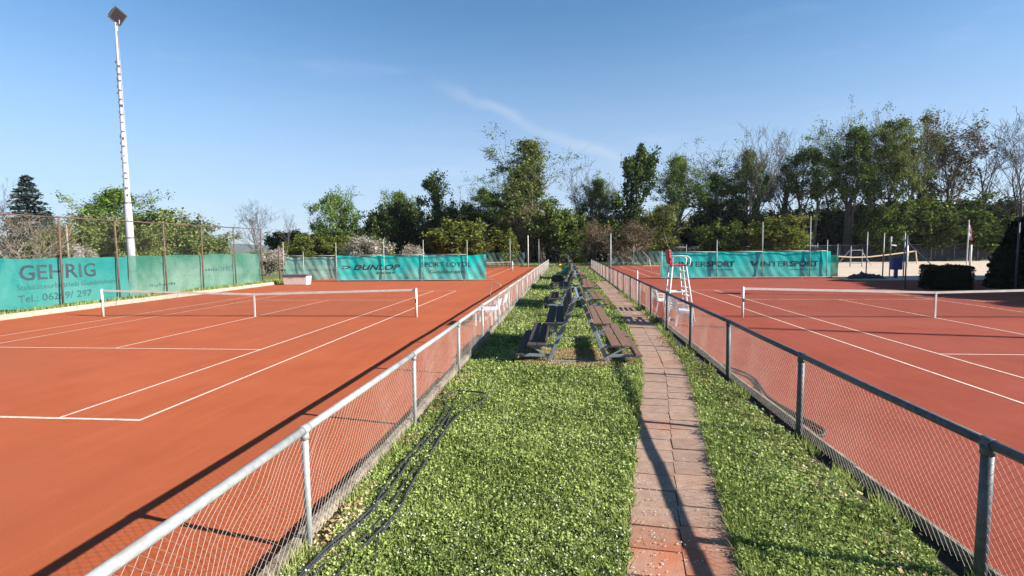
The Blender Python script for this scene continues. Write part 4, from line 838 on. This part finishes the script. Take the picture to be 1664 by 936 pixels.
# ------------------------------------------------------------------ vegetation generators
def leafquads(C, s, spread, rg, flat=0.0):
    n = len(C); u = rg.normal(0, 1, (n, 3)); u[:, 2] *= (1-flat); u /= np.linalg.norm(u, axis=1)[:, None]
    t = rg.normal(0, 1, (n, 3)); v = np.cross(u, t); v /= np.linalg.norm(v, axis=1)[:, None]
    sz = s*rg.uniform(0.55, 1.35, n)[:, None]; a = u*sz; b = v*sz*0.62
    P = C + rg.normal(0, 1, (n, 3))*spread
    return np.stack([P-a, P-b, P+a, P+b], 1).reshape(-1, 3)
STEMS = []
def limbs(seed, H, W, base=0.25, trunk_r=0.22, n1=14, lev=3, up=0.5, kids=5, lean=0.03, stems=1, crook=0.16, splay=0.22, tmin=0.012):
    """wood of one tree: (MB, list of (point, level))"""
    rd = random.Random(seed); mb = MB(); tips = []; stem_pts = STEMS; stem_pts.clear()
    def grow(p, d, L, r, l):
        n = 5 if l == 0 else 4 if l == 1 else 3; pts = [p.copy()]; q = p.copy(); dd = d.copy()
        for i in range(n):
            dd = (dd + Vector((rd.gauss(0, crook), rd.gauss(0, crook), rd.gauss(0, crook*0.6)+(0.10*up if l else 0)))).normalized()
            q = q + dd*(L/n); pts.append(q.copy())
        rs = [max(r*(1-0.82*i/n), tmin) for i in range(n+1)]
        mb.tube(pts, rs, 7 if l == 0 else 5 if l == 1 else 3, cap=False)
        if l >= 1:
            for i in range(1, n+1): tips.append((pts[i], l))
        else:
            for i in range(n):
                for q_ in (0, .25, .5, .75): stem_pts.append(pts[i].lerp(pts[i+1], q_))
        if l < lev:
            k = n1 if l == 0 else kids
            for i in range(k):
                t = (base+(1-base)*(i+rd.random())/k) if l == 0 else 0.25+0.75*(i+rd.random())/k
                t = min(t, 0.995); j = min(int(t*n), n-1); f = t*n-j; o = pts[j].lerp(pts[j+1], f); rr = rs[j]*(1-f)+rs[j+1]*f
                az = rd.uniform(0, 2*math.pi); el = up*rd.uniform(0.5, 1.3)
                if l == 0:
                    nd = Vector((math.cos(az)*math.cos(el), math.sin(az)*math.cos(el), math.sin(el))); hh = (t-base)/(1-base)
                    ll = W*0.5*(0.55+0.75*math.sin(math.pi*min(1, 0.25+0.75*hh)))*rd.uniform(0.65, 1.15)/max(0.45, math.cos(el))
                    ll = min(ll, H*0.5)
                else:
                    dl = (pts[j+1]-pts[j]).normalized(); nd = (dl*rd.uniform(0.7, 1.2) + Vector((rd.gauss(0, .6), rd.gauss(0, .6), rd.gauss(0.15*up, .4)))).normalized(); ll = L*rd.uniform(0.35, 0.62)
                grow(o, nd, ll, min(rr*0.62, r*0.5), l+1)
        else: tips.append((pts[-1], l+1))
    for s in range(stems):
        a = rd.uniform(0, 6.28); q = (0.0 if stems == 1 else W*0.07 if splay > 0.15 else 0.25)
        grow(Vector((math.cos(a)*q, math.sin(a)*q, -0.15)), Vector((math.cos(a)*(lean if stems == 1 else splay), math.sin(a)*(lean if stems == 1 else splay), 1)).normalized(), H*rd.uniform(0.9, 0.98) if stems > 1 else H*0.93, trunk_r, 0)
    return mb, tips
PROTO = {}
def proto(kind, var):
    """unit-ish meshes: (wood mesh, leaf mesh or None, H, W)"""
    key = (kind, var)
    if key in PROTO: return PROTO[key]
    sd = hash((kind, var)) if False else sum(ord(c) for c in kind)*13+var*101; rg = np.random.default_rng(sd); rd = random.Random(sd)
    wood_m = M['bark']; leaf = None
    if kind in ('leafy', 'topleafy', 'big', 'brownleafy', 'yellowtree'):
        H, W = {'leafy': (11, 8), 'topleafy': (18, 9), 'big': (20, 11), 'brownleafy': (20, 8), 'yellowtree': (8, 6)}[kind]
        tall = kind in ('topleafy', 'big', 'brownleafy')
        mb, tips = limbs(sd, H, W, 0.42 if tall else 0.2, 0.42 if tall else 0.24, 9 if tall else 13, 3, 0.95 if tall else 0.65, 4, stems=2+var if tall else 1, crook=0.10 if tall else 0.15, splay=0.10)
        T = np.array([t[0] for t in tips if t[1] >= 2]); hz = T[:, 2]/H
        pk = np.array([0.5+0.5*math.sin(p[0]*1.1+sd)+0.5*math.sin(p[1]*1.1+p[2]*0.9+sd*2) for p in T])
        keep = rg.uniform(0, 1, len(T)) < np.clip(0.18+pk*0.7, 0.03, 1)*np.clip({'topleafy': -0.1+1.4*hz, 'brownleafy': 0.0+0.95*hz, 'big': 0.25+0.9*hz}.get(kind, 0.8+0.4*hz), 0.04, 1)
        T = T[keep]; m_ = {'leafy': 20, 'topleafy': 18, 'big': 21, 'brownleafy': 11, 'yellowtree': 17}[kind]
        s_ = 0.12 if H < 13 else 0.14
        leaf = leafquads(np.repeat(T, m_//2, 0), s_, 0.28 if H < 13 else 0.34, rg)
        # leaf clumps filling the crown's volume, with gaps between them
        zb, nc, cr_, pw = {'leafy': (0.22, 150, 0.36, 1.0), 'topleafy': (0.50, 125, 0.36, 0.7), 'big': (0.30 if var == 0 else 0.46, 280 if var == 0 else 190, 0.40, 0.9), 'brownleafy': (0.40, 85, 0.34, 0.9), 'yellowtree': (0.2, 70, 0.34, 1.0)}[kind]
        A = np.array([t[0] for t in tips if t[1] >= 2]); Ha = float(np.percentile(A[:, 2], 97)); mx_, my_ = np.median(A[:, 0]), np.median(A[:, 1]); Wa = 2*float(np.percentile(np.hypot(A[:, 0]-mx_, A[:, 1]-my_), 86)); cr_ *= 0.5*(Ha/H+Wa/W); s_ *= 0.5*(Ha/H+Wa/W)
        cc = []
        while len(cc) < nc:
            t = rg.uniform(0, 1); prof = max(0.15, math.sin(math.pi*(0.14+0.80*t**pw)))*(0.75+0.35*math.sin(7*t+sd)); a = rg.uniform(0, 6.28); q = math.sqrt(rg.uniform(0.05, 1))
            p = np.array([mx_+Wa*0.5*prof*q*math.cos(a), my_+Wa*0.5*prof*q*math.sin(a), Ha*(zb+(1.0-zb)*t)])
            if math.sin(p[0]*1.3*H/Ha+sd)+math.sin((p[1]*1.5+p[2]*1.1)*H/Ha+2*sd) > -0.3 or rg.uniform() < 0.06: cc.append(p)
        leaf = np.concatenate([leaf]+[leafquads(np.repeat(p[None], int(rg.uniform(55, 110)*(0.6 if kind == 'brownleafy' else 1)), 0), s_, cr_*np.array([1, 1, 0.75])*rg.uniform(0.6, 1.2), rg) for p in cc])
        lm = LM[{'leafy': 'fresh', 'topleafy': 'fresh', 'big': 'olive', 'brownleafy': 'russet', 'yellowtree': 'yellow'}[kind]]
    elif kind in ('bare', 'brownbare', 'bareivy'):
        H, W = 18, 9
        mb, tips = limbs(sd, H, W, 0.38, 0.36, 13, 4, 1.0, 4, stems=2 if var else 1, crook=0.11, splay=0.10, tmin=0.017)
        wood_m = M['bark_m'] if kind == 'bare' else M['bark']
        if kind == 'brownbare':
            T = np.array([t[0] for t in tips if t[1] >= 3 and t[0].z > 0.45*H]); T = T[rg.uniform(0, 1, len(T)) < 0.30]; leaf = leafquads(np.repeat(T, 4, 0), 0.17, 0.3, rg); lm = LM['brown']
        if kind == 'bareivy':
            SP = np.array([p for p in STEMS if p.z < 0.8*H]); wgt = np.clip(1.25-SP[:, 2]/H, 0.2, 1)*(0.5+0.5*np.abs(np.sin(SP[:, 2]*0.9+sd)))
            C = np.repeat(SP, 95, 0) + rg.normal(0, 1, (len(SP)*95, 3))*np.repeat(0.42*wgt, 95)[:, None]
            T = np.array([t[0] for t in tips if t[1] == 1 and t[0].z < 0.8*H]); T = T[rg.uniform(0, 1, len(T)) < 0.4]
            T2 = np.repeat(T, 14, 0); leaf = np.concatenate([leafquads(C, 0.22, 0.15, rg), leafquads(T2, 0.2, 0.35, rg)]); lm = LM['ivy']
        if kind == 'bare':
            T = np.array([t[0] for t in tips if t[1] >= 4]); T = T[rg.uniform(0, 1, len(T)) < 0.10]
            leaf = leafquads(np.repeat(T, 3, 0), 0.10, 0.25, rg); lm = LM['brown']
    elif kind == 'ivy':
        H, W = 16, 6
        mb, tips = limbs(sd, H, W, 0.2, 0.26, 15, 3, 0.8, 4)
        T = np.array([t[0] for t in tips if t[1] >= 1]); T = T[rg.uniform(0, 1, len(T)) < 0.62]
        n = 2600; z = rg.uniform(0.03, 0.9, n)*H; a = rg.uniform(0, 6.28, n); r_ = (0.5+0.75*np.abs(np.sin(z*0.9+sd)))*np.sqrt(rg.uniform(0, 1, n))
        leaf = np.concatenate([leafquads(np.repeat(T, 9, 0), 0.22, 0.36, rg), leafquads(np.stack([r_*np.cos(a), r_*np.sin(a), z], 1), 0.22, 0.2, rg)]); lm = LM['ivy']
    elif kind in ('dark', 'darkshrub', 'green', 'greenshrub', 'olive', 'yellow', 'brownshrub', 'blossom', 'twiggy'):
        H, W = {'dark': (9, 9), 'darkshrub': (6, 7), 'green': (8, 8), 'greenshrub': (7, 9), 'olive': (5.5, 6), 'yellow': (5.5, 7), 'brownshrub': (7, 8), 'blossom': (3.5, 4), 'twiggy': (5.3, 4.9)}[kind]
        mb, tips = limbs(sd, H, W, 0.08, 0.09 if H < 7 else 0.13, 9, 3, 0.75, 4, stems=4, crook=0.2)
        T = np.array([t[0] for t in tips if t[1] >= 1]); T = T[T[:, 2] > 0.04*H]
        pk = 0.5+0.25*np.sin(T[:, 0]*1.6+sd)+0.25*np.sin(T[:, 1]*1.8+T[:, 2]*1.7+sd)
        T = T[rg.uniform(0, 1, len(T)) < np.clip(0.35+0.75*pk, 0, 1)]
        m_ = {'brownshrub': 3, 'twiggy': 2, 'blossom': 9, 'dark': 9, 'yellow': 8, 'olive': 8}.get(kind, 9); s_ = {'blossom': 0.085, 'twiggy': 0.06, 'brownshrub': 0.12, 'olive': 0.13, 'yellow': 0.17}.get(kind, 0.23)
        leaf = leafquads(np.repeat(T, m_, 0), s_, 0.24 if H < 6 else 0.36, rg)
        lm = LM[{'dark': 'dark', 'darkshrub': 'dark', 'green': 'shrub', 'greenshrub': 'shrub', 'olive': 'olive', 'yellow': 'yellow', 'brownshrub': 'brown', 'blossom': 'blossom', 'twiggy': 'brown'}[kind]]
        if kind in ('brownshrub', 'twiggy'): wood_m = M['twig']
    elif kind in ('spruce', 'poplar', 'evergreen', 'dome'):
        H, W = {'spruce': (12, 6.5), 'poplar': (5, 2.4), 'evergreen': (9, 8), 'dome': (4.4, 9)}[kind]
        mb = MB().tube([(0, 0, -0.1), (0, 0, H*0.5), (0.05, 0, H*0.96)], [0.22 if kind == 'spruce' else 0.10, 0.12 if kind == 'spruce' else 0.06, 0.02], 7)
        n = {'spruce': 6500, 'poplar': 1500, 'evergreen': 15000, 'dome': 42000}[kind]
        if kind in ('spruce', 'evergreen'):
            wh = 17; t = (rg.integers(0, wh, n)+rg.normal(0, 0.16, n))/wh; t = np.clip(t, 0.0, 0.995)
            if kind == 'evergreen': t = rg.uniform(0, 1, n)**1.3
            R0 = W/2*np.clip((1-t)**(0.85 if kind == 'spruce' else 0.55), 0, 1)
            a = rg.uniform(0, 6.28, n); 
            if kind == 'spruce': a = np.round(a/6.28*13)/13*6.28+rg.normal(0, 0.13, n)+t*40; R0 = R0*(0.8+0.25*np.sin(a*5+t*30))
            r_ = R0*np.sqrt(rg.uniform(0.02 if kind == 'spruce' else 0.3, 1, n)); zz = t*H+0.4-(0.14*r_ if kind == 'spruce' else 0)
            C = np.stack([r_*np.cos(a), r_*np.sin(a), np.clip(zz, 0.1, None)], 1); leaf = leafquads(C, 0.17 if kind == 'spruce' else 0.24, 0.08, rg, 0.4); lm = LM['spruce' if kind == 'spruce' else 'black']
        elif kind == 'poplar':
            t = rg.uniform(0.12, 1, n); a = rg.uniform(0, 6.28, n); r_ = W/2*(np.sin(np.pi*np.clip(t*0.85+0.1, 0, 1)))**1.2*np.sqrt(rg.uniform(0, 1, n)); C = np.stack([r_*np.cos(a), r_*np.sin(a), t*H], 1)
            leaf = leafquads(C, 0.10, 0.08, rg); lm = LM['yellow']
        else:
            a = rg.uniform(0, 6.28, n); t = rg.uniform(0, 1, n); rr = (1-0.25*t)*np.sqrt(1-np.clip((t-0.78)/0.22, 0, 1)**2)*(0.97+0.025*np.sin(a*7+t*9)+0.02*np.sin(a*15+t*21)); q = rg.uniform(0.86, 1.0, n)
            C = np.stack([W/2*rr*q*np.cos(a), W/2*rr*q*np.sin(a), t*H*q**0.3], 1); leaf = leafquads(C, 0.13, 0.05, rg); lm = LM['black']
    ref = leaf.reshape(-1, 3) if leaf is not None and kind not in ('bareivy', 'bare', 'brownbare', 'brownshrub', 'twiggy') else np.array([t[0] for t in tips])
    H = float(np.percentile(ref[:, 2], 99.3)); W = 2*float(np.percentile(np.hypot(ref[:, 0]-np.median(ref[:, 0]), ref[:, 1]-np.median(ref[:, 1])), 93))
    wm = mb.mesh('trunk', wood_m, True)
    le = np_mesh('crown', leaf, 4, lm) if leaf is not None else None
    PROTO[key] = (wm, le, H, W); return PROTO[key]
rt_ = random.Random(3)
def tree(kind, x, y, h, wd, label, name, cat, group, var=0, rz=None):
    wm, le, H, W = proto(kind, var)
    root = empty(name, (x, y, 0), rt_.uniform(0, 6.28) if rz is None else rz); root.scale = (wd/W, wd/W, h/H); tag(root, label, cat, group)
    link('trunk', wm, root)
    if le: link('crown', le, root)
    return root
SH, TR = 'bushes behind the courts', 'trees behind the courts'
TREES = [
 ('bare', -67.4, 58, 11.1, 4.3, 'bare tree at the left picture edge beside the dark spruce', 0),
 ('spruce', -66.8, 60, 12.0, 6.5, 'tall dark spruce at the far left behind the GEHRIG banner', 0),
 ('spruce', -70.6, 66, 8.1, 4.9, 'shorter bluish spruce beside the tall one at the far left', 0),
 ('twiggy', -41.0, 36, 5.6, 6.4, 'leafless grey-brown bush in front of the spruces at the far left', 0),
 ('leafy', -50.9, 52, 9.2, 7.6, 'bright green leafy tree left of the floodlight mast', 0),
 ('olive', -46.1, 44, 4.9, 5.6, 'olive bush under the bright green tree, its left side', 0),
 ('olive', -43.6, 46, 5.9, 6.8, 'olive bush just left of the floodlight mast', 1),
 ('blossom', -40.3, 40, 3.0, 2.0, 'small white-flowering bush left of the floodlight mast', 0),
 ('olive', -38.6, 48, 6.3, 8.0, 'broad olive bush just right of the floodlight mast', 1),
 ('olive', -36.6, 50, 4.9, 6.0, 'lower olive bush between the broad one and the field gap', 0),
 ('olive', -38.1, 44, 4.6, 4.0, 'narrow olive bush close against the floodlight mast', 1),
 ('bare', -42.8, 70, 9.3, 4.8, 'small bare tree standing alone against the sky left of the round tree', 1),
 ('bare', -41.1, 75, 8.4, 2.2, 'thin bare sapling right of the lone bare tree', 0),
 ('blossom', -29.7, 50, 2.6, 3.3, 'white blossom bush at the end of the left tall fence', 1),
 ('yellow', -31.7, 62, 4.2, 5.0, 'yellow-green bush behind the white chest', 0),
 ('yellow', -28.7, 64, 4.1, 4.4, 'yellow-green bush behind the left end of the DUNLOP banner', 1),
 ('leafy', -38.7, 85, 12.2, 8.4, 'round-crowned green tree standing apart left of the wood', 1),
 ('darkshrub', -48.9, 90, 5.6, 6.7, 'low dark bush left of the round-crowned tree', 0),
 ('darkshrub', -43.6, 95, 5.9, 7.0, 'low dark bush at the foot of the round-crowned tree', 1),
 ('darkshrub', -33.0, 84, 5.0, 6.0, 'low dark bush between the round-crowned tree and the wood', 0),
 ('blossom', -23.7, 60, 3.9, 5.4, 'broad pinkish blossom bush behind the DUNLOP lettering', 0),
 ('blossom', -16.8, 56, 2.8, 3.2, 'smaller pinkish blossom bush above the middle of the DUNLOP banner', 1),
 ('yellow', -21.6, 62, 3.1, 3.4, 'small yellow-green bush between the two pinkish blossom bushes', 1),
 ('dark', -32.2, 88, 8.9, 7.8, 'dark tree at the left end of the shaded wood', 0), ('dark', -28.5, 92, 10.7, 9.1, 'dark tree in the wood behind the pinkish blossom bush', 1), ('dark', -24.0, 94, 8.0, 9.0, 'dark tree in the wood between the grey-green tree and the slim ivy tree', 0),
 ('leafy', -31.4, 96, 13.4, 7.1, 'grey-green tree rising over the left end of the wood', 0),
 ('ivy', -21.4, 88, 15.0, 5.4, 'slim ivy-clad tree standing above the DUNLOP banner', 0),
 ('yellow', -13.3, 66, 5.9, 9.1, 'wide yellow-green bush behind the SPORT LOYDL lettering', 0),
 ('dark', -19.0, 92, 10.0, 8.0, 'dark tree right behind the slim ivy-clad tree', 1), ('topleafy', -13.4, 92, 14.9, 9.5, 'tree leafy only at its top between the ivy tree and the tallest middle tree', 0),
 ('dark', -13.1, 97, 9.1, 10.8, 'dark tree in the wood left of the far left grey-green banner', 0), ('poplar', -6.9, 68, 5.0, 2.4, 'slim yellow-green sapling beside the far left grey-green banner', 0),
 ('dark', -7.8, 96, 10.6, 8.3, 'dark tree behind the slim sapling, left of the tallest middle tree', 1),
 ('big', -3.4, 84, 19.3, 11.6, 'tallest olive-green tree in the middle of the picture', 0),
 ('brownshrub', -5.3, 80, 8.8, 7.9, 'brownish twiggy bush at the foot of the tallest middle tree, left side', 0),
 ('green', -0.6, 78, 8.3, 8.1, 'bright green bush behind the V-roofed shelter', 0),
 ('brownshrub', 3.3, 82, 6.5, 7.1, 'brownish twiggy bush right of the V-roofed shelter', 1),
 ('bare', 3.2, 92, 17.2, 6.8, 'bare tree right of the tallest middle tree', 0), ('bare', 7.6, 95, 14.6, 6.6, 'lower bare tree left of the right ivy-clad tree', 1),
 ('dark', 2.5, 98, 8.5, 9.5, 'dark tree behind the V-roofed shelter', 0), ('dark', 8.0, 98, 8.0, 9.0, 'dark tree behind the lower bare tree in the middle', 1),
 ('ivy', 10.7, 88, 18.5, 7.2, 'tall ivy-clad green tree right of the middle gap', 1),
 ('brownshrub', 8.9, 74, 6.2, 9.1, 'domed brown-green bush behind the far right grey-green banner', 0),
 ('topleafy', 19.2, 90, 17.3, 9.3, 'yellowish tree with a leafy top above the umpire chair', 1),
 ('yellowtree', 16.4, 80, 8.4, 6.5, 'small yellow-green tree directly above the umpire chair', 0),
 ('bare', 26.0, 96, 19.6, 9.0, 'bare tree left of the two ivy-trunked trees', 0),
 ('dark', 22.8, 94, 8.3, 8.0, 'dark tree left of the bare-topped ivy pair, above the teal banner', 0), ('dark', 16.0, 94, 7.9, 8.0, 'dark tree directly behind the umpire chair', 1), ('dark', 12.6, 97, 8.5, 9.0, 'dark tree behind the domed brown-green bush', 0),
 ('bareivy', 28.3, 86, 20.3, 8.9, 'bare-topped tree with dark ivy on its trunk, left one of two', 0),
 ('bareivy', 34.2, 88, 20.4, 9.1, 'bare-topped tree with dark ivy on its trunk, right one of two', 1),
 ('green', 21.0, 76, 5.6, 6.0, 'rounded green bush above the first INTERSPORT lettering', 1),
 ('dark', 30.0, 94, 8.7, 10.0, 'dark tree at the foot of the left ivy-trunked tree', 0), ('dark', 37.5, 95, 8.1, 10.6, 'dark tree at the foot of the right ivy-trunked tree', 1), ('dark', 34.0, 97, 9.0, 10, 'dark tree in the shade between the two ivy-trunked trees', 0), ('dark', 26.5, 97, 9.0, 10, 'dark tree left of the two ivy-trunked trees, deep in the wood', 1),
 ('yellow', 28.8, 74, 6.2, 7.7, 'yellow-green bush above the second INTERSPORT lettering', 1),
 ('topleafy', 38.6, 86, 19.9, 8.9, 'tall leafy tree right of the ivy-trunked pair', 0), ('topleafy', 43.6, 85, 20.2, 9.5, 'tall leafy tree behind the middle of the sand court', 1),
 ('big', 47.6, 84, 21.2, 9.6, 'broad tall olive tree over the beach net', 1),
 ('brownleafy', 53.5, 88, 22.4, 7.6, 'tall narrow tree with thin brownish leaves', 0),
 ('brownbare', 57.9, 86, 21.2, 11.7, 'spreading tree with sparse russet leaves at its top', 0),
 ('bare', 61.2, 84, 20.8, 8.7, 'tall bare grey tree near the right picture edge', 0), ('bare', 65.2, 82, 20.6, 8.5, 'bare grey tree at the right picture edge', 1),
 ('bare', 47.0, 97, 23.6, 8.4, 'bare tree behind the broad olive tree, twigs above its crown', 1), ('bare', 54.0, 99, 24.8, 8.6, 'bare tree behind the tall narrow brownish tree', 1), ('bare', 66.1, 99, 23.5, 8.6, 'bare tree farthest right behind the grey bare pair', 0),
 ('dark', 43.6, 93, 8.4, 10.3, 'dark tree behind the left of the sand court', 0), ('dark', 50.3, 93, 9.3, 11.5, 'dark tree behind the beach net', 1), ('dark', 47.0, 98, 9.3, 11.5, 'dark tree farthest back behind the broad olive tree', 0),
 ('green', 46.6, 80.9, 8.0, 7.5, 'green bush right of the beach net behind the far fence', 0),
 ('dark', 57.4, 92, 9.1, 10.2, 'dark tree behind the flag, left of it', 1), ('greenshrub', 55.0, 82.5, 9.2, 9.6, 'large green bush behind the flag', 0),
 ('greenshrub', 59.5, 82.5, 6.2, 8.4, 'bright green bush between the flag and the big dark evergreen', 1),
 ('dark', 63.8, 92, 10.0, 11.4, 'dark tree under the bare grey trees at the right', 0), ('dark', 69.4, 92, 8.9, 10.2, 'dark tree above the big near-black evergreen', 1), ('dark', 72.8, 90, 8.7, 10, 'dark tree in the right picture corner of the wood', 0),
 ('topleafy', 26.5, 93, 17.0, 8.5, 'leafy tree left of the two ivy-trunked trees, before a bare one', 0),
 ('topleafy', 31.6, 92, 18.5, 8.0, 'leafy tree showing between the two ivy-trunked trees', 1),
 ('topleafy', 5.4, 93, 14.5, 7.5, 'thin-crowned leafy tree among the bare ones right of the tallest middle tree', 1),
 ('leafy', -9.0, 90, 14.5, 7.0, 'fresh green tree just left of the tallest middle tree', 1),
 ('olive', 1.7, 76, 1.9, 3.4, 'low yellow-green bush right of the shelter post', 0),
]
for k, x, y, h, wd, lb, var in TREES:
    bush = k in ('twiggy', 'olive', 'blossom', 'yellow', 'darkshrub', 'brownshrub', 'green', 'greenshrub')
    nm = {'spruce': 'spruce_tree', 'bare': 'bare_tree', 'bareivy': 'ivy_tree', 'ivy': 'ivy_tree', 'blossom': 'blossom_bush', 'poplar': 'sapling'}.get(k, 'bush' if bush else 'leafy_tree')
    tree(k, x, y, h, wd, lb, nm, 'bush' if bush else 'tree', 'dark trees filling the wood' if k == 'dark' else 'bare trees behind the courts' if k == 'bare' else (SH if bush else TR), var)
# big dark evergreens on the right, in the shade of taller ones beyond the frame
EV = 'dark evergreens right of the court'
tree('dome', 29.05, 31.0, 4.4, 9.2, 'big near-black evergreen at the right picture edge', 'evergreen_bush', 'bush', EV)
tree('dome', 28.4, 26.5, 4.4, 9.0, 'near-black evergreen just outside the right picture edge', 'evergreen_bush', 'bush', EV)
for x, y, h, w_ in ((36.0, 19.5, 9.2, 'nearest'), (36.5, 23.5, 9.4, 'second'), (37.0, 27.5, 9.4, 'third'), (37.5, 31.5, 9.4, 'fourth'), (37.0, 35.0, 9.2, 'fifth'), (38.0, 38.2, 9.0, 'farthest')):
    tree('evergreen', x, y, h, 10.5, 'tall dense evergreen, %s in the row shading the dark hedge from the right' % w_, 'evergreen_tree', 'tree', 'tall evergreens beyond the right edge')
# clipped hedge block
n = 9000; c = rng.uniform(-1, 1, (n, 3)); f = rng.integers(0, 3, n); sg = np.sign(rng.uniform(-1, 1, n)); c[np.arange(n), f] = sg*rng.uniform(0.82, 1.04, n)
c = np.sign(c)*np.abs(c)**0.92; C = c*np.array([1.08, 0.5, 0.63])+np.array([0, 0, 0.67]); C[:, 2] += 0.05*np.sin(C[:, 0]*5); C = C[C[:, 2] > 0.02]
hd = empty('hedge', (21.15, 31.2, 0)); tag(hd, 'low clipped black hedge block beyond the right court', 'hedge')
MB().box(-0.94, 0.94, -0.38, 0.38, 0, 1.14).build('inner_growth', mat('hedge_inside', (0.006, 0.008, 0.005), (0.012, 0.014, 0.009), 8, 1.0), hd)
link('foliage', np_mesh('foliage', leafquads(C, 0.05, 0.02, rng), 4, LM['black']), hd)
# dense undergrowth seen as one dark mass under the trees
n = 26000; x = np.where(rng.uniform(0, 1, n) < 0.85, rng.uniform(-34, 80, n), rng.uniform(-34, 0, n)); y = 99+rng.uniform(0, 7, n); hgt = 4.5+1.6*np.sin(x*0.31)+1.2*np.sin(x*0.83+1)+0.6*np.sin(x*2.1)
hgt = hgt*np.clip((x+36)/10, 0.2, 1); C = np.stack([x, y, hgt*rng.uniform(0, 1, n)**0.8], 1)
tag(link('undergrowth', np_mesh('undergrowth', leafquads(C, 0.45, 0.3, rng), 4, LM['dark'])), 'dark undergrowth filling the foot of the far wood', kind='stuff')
# rough grass under the banners and past the back courts
n = 26000; x = np.where(np.arange(n) % 2 == 0, rng.uniform(-22.9, -21.62, n), rng.uniform(-20, 22, n)); y = np.where(np.arange(n) % 2 == 0, rng.uniform(13, 40, n), rng.uniform(72.6, 76, n))
k = (y < 50) | (np.abs(x) > 0); hh = rng.uniform(0.12, 0.38, n); th = rng.uniform(0, 6.28, n); a = np.stack([np.cos(th), np.sin(th), 0*th], 1)*0.02*(1+0.03*y[:, None]/2); b = np.stack([x, y, 0*x], 1)
d = np.stack([rng.normal(0, 0.08, n), rng.normal(0, 0.08, n), hh], 1)
tag(link('rough_grass', np_mesh('rough_grass', np.stack([b-a, b+a, b+d], 1).reshape(-1, 3), 3, LM['grass'])), 'rough grass at the fence feet and past the back courts', kind='stuff')

# ------------------------------------------------------------------ far hills
hm = MB(); hx = np.linspace(-5200, 3000, 160)
prof = [70+30*math.sin(x*0.0013+1)+14*math.sin(x*0.0041)+5*math.sin(x*0.017)+2.5*math.sin(x*0.06) for x in hx]
for i, x in enumerate(hx):
    hm.v += [(x, 2700, -1), (x, 3000, prof[i]*0.62), (x, 3300, prof[i]+10), (x, 4200, prof[i]*0.5)]
for i in range(len(hx)-1):
    for j in range(3):
        a = 4*i+j; hm.f.append((a, a+4, a+5, a+1))
tag(hm.build('hills', M['hill']), kind='structure')
hz = MB().box(-5400, 3200, -40, 4300, -1.2, 125)
ho = hz.build('haze', None); tag(ho, kind='stuff')
vm = bpy.data.materials.new('haze_air'); vm.use_nodes = True; t = vm.node_tree
for q in list(t.nodes):
    if q.type != 'OUTPUT_MATERIAL': t.nodes.remove(q)
pv = t.nodes.new('ShaderNodeVolumePrincipled'); pv.inputs['Color'].default_value = (0.80, 0.88, 1.0, 1); pv.inputs['Density'].default_value = 0.00009; pv.inputs['Anisotropy'].default_value = 0.2
t.links.new(pv.outputs[0], [q for q in t.nodes if q.type == 'OUTPUT_MATERIAL'][0].inputs['Volume'])
ho.data.materials.append(vm)
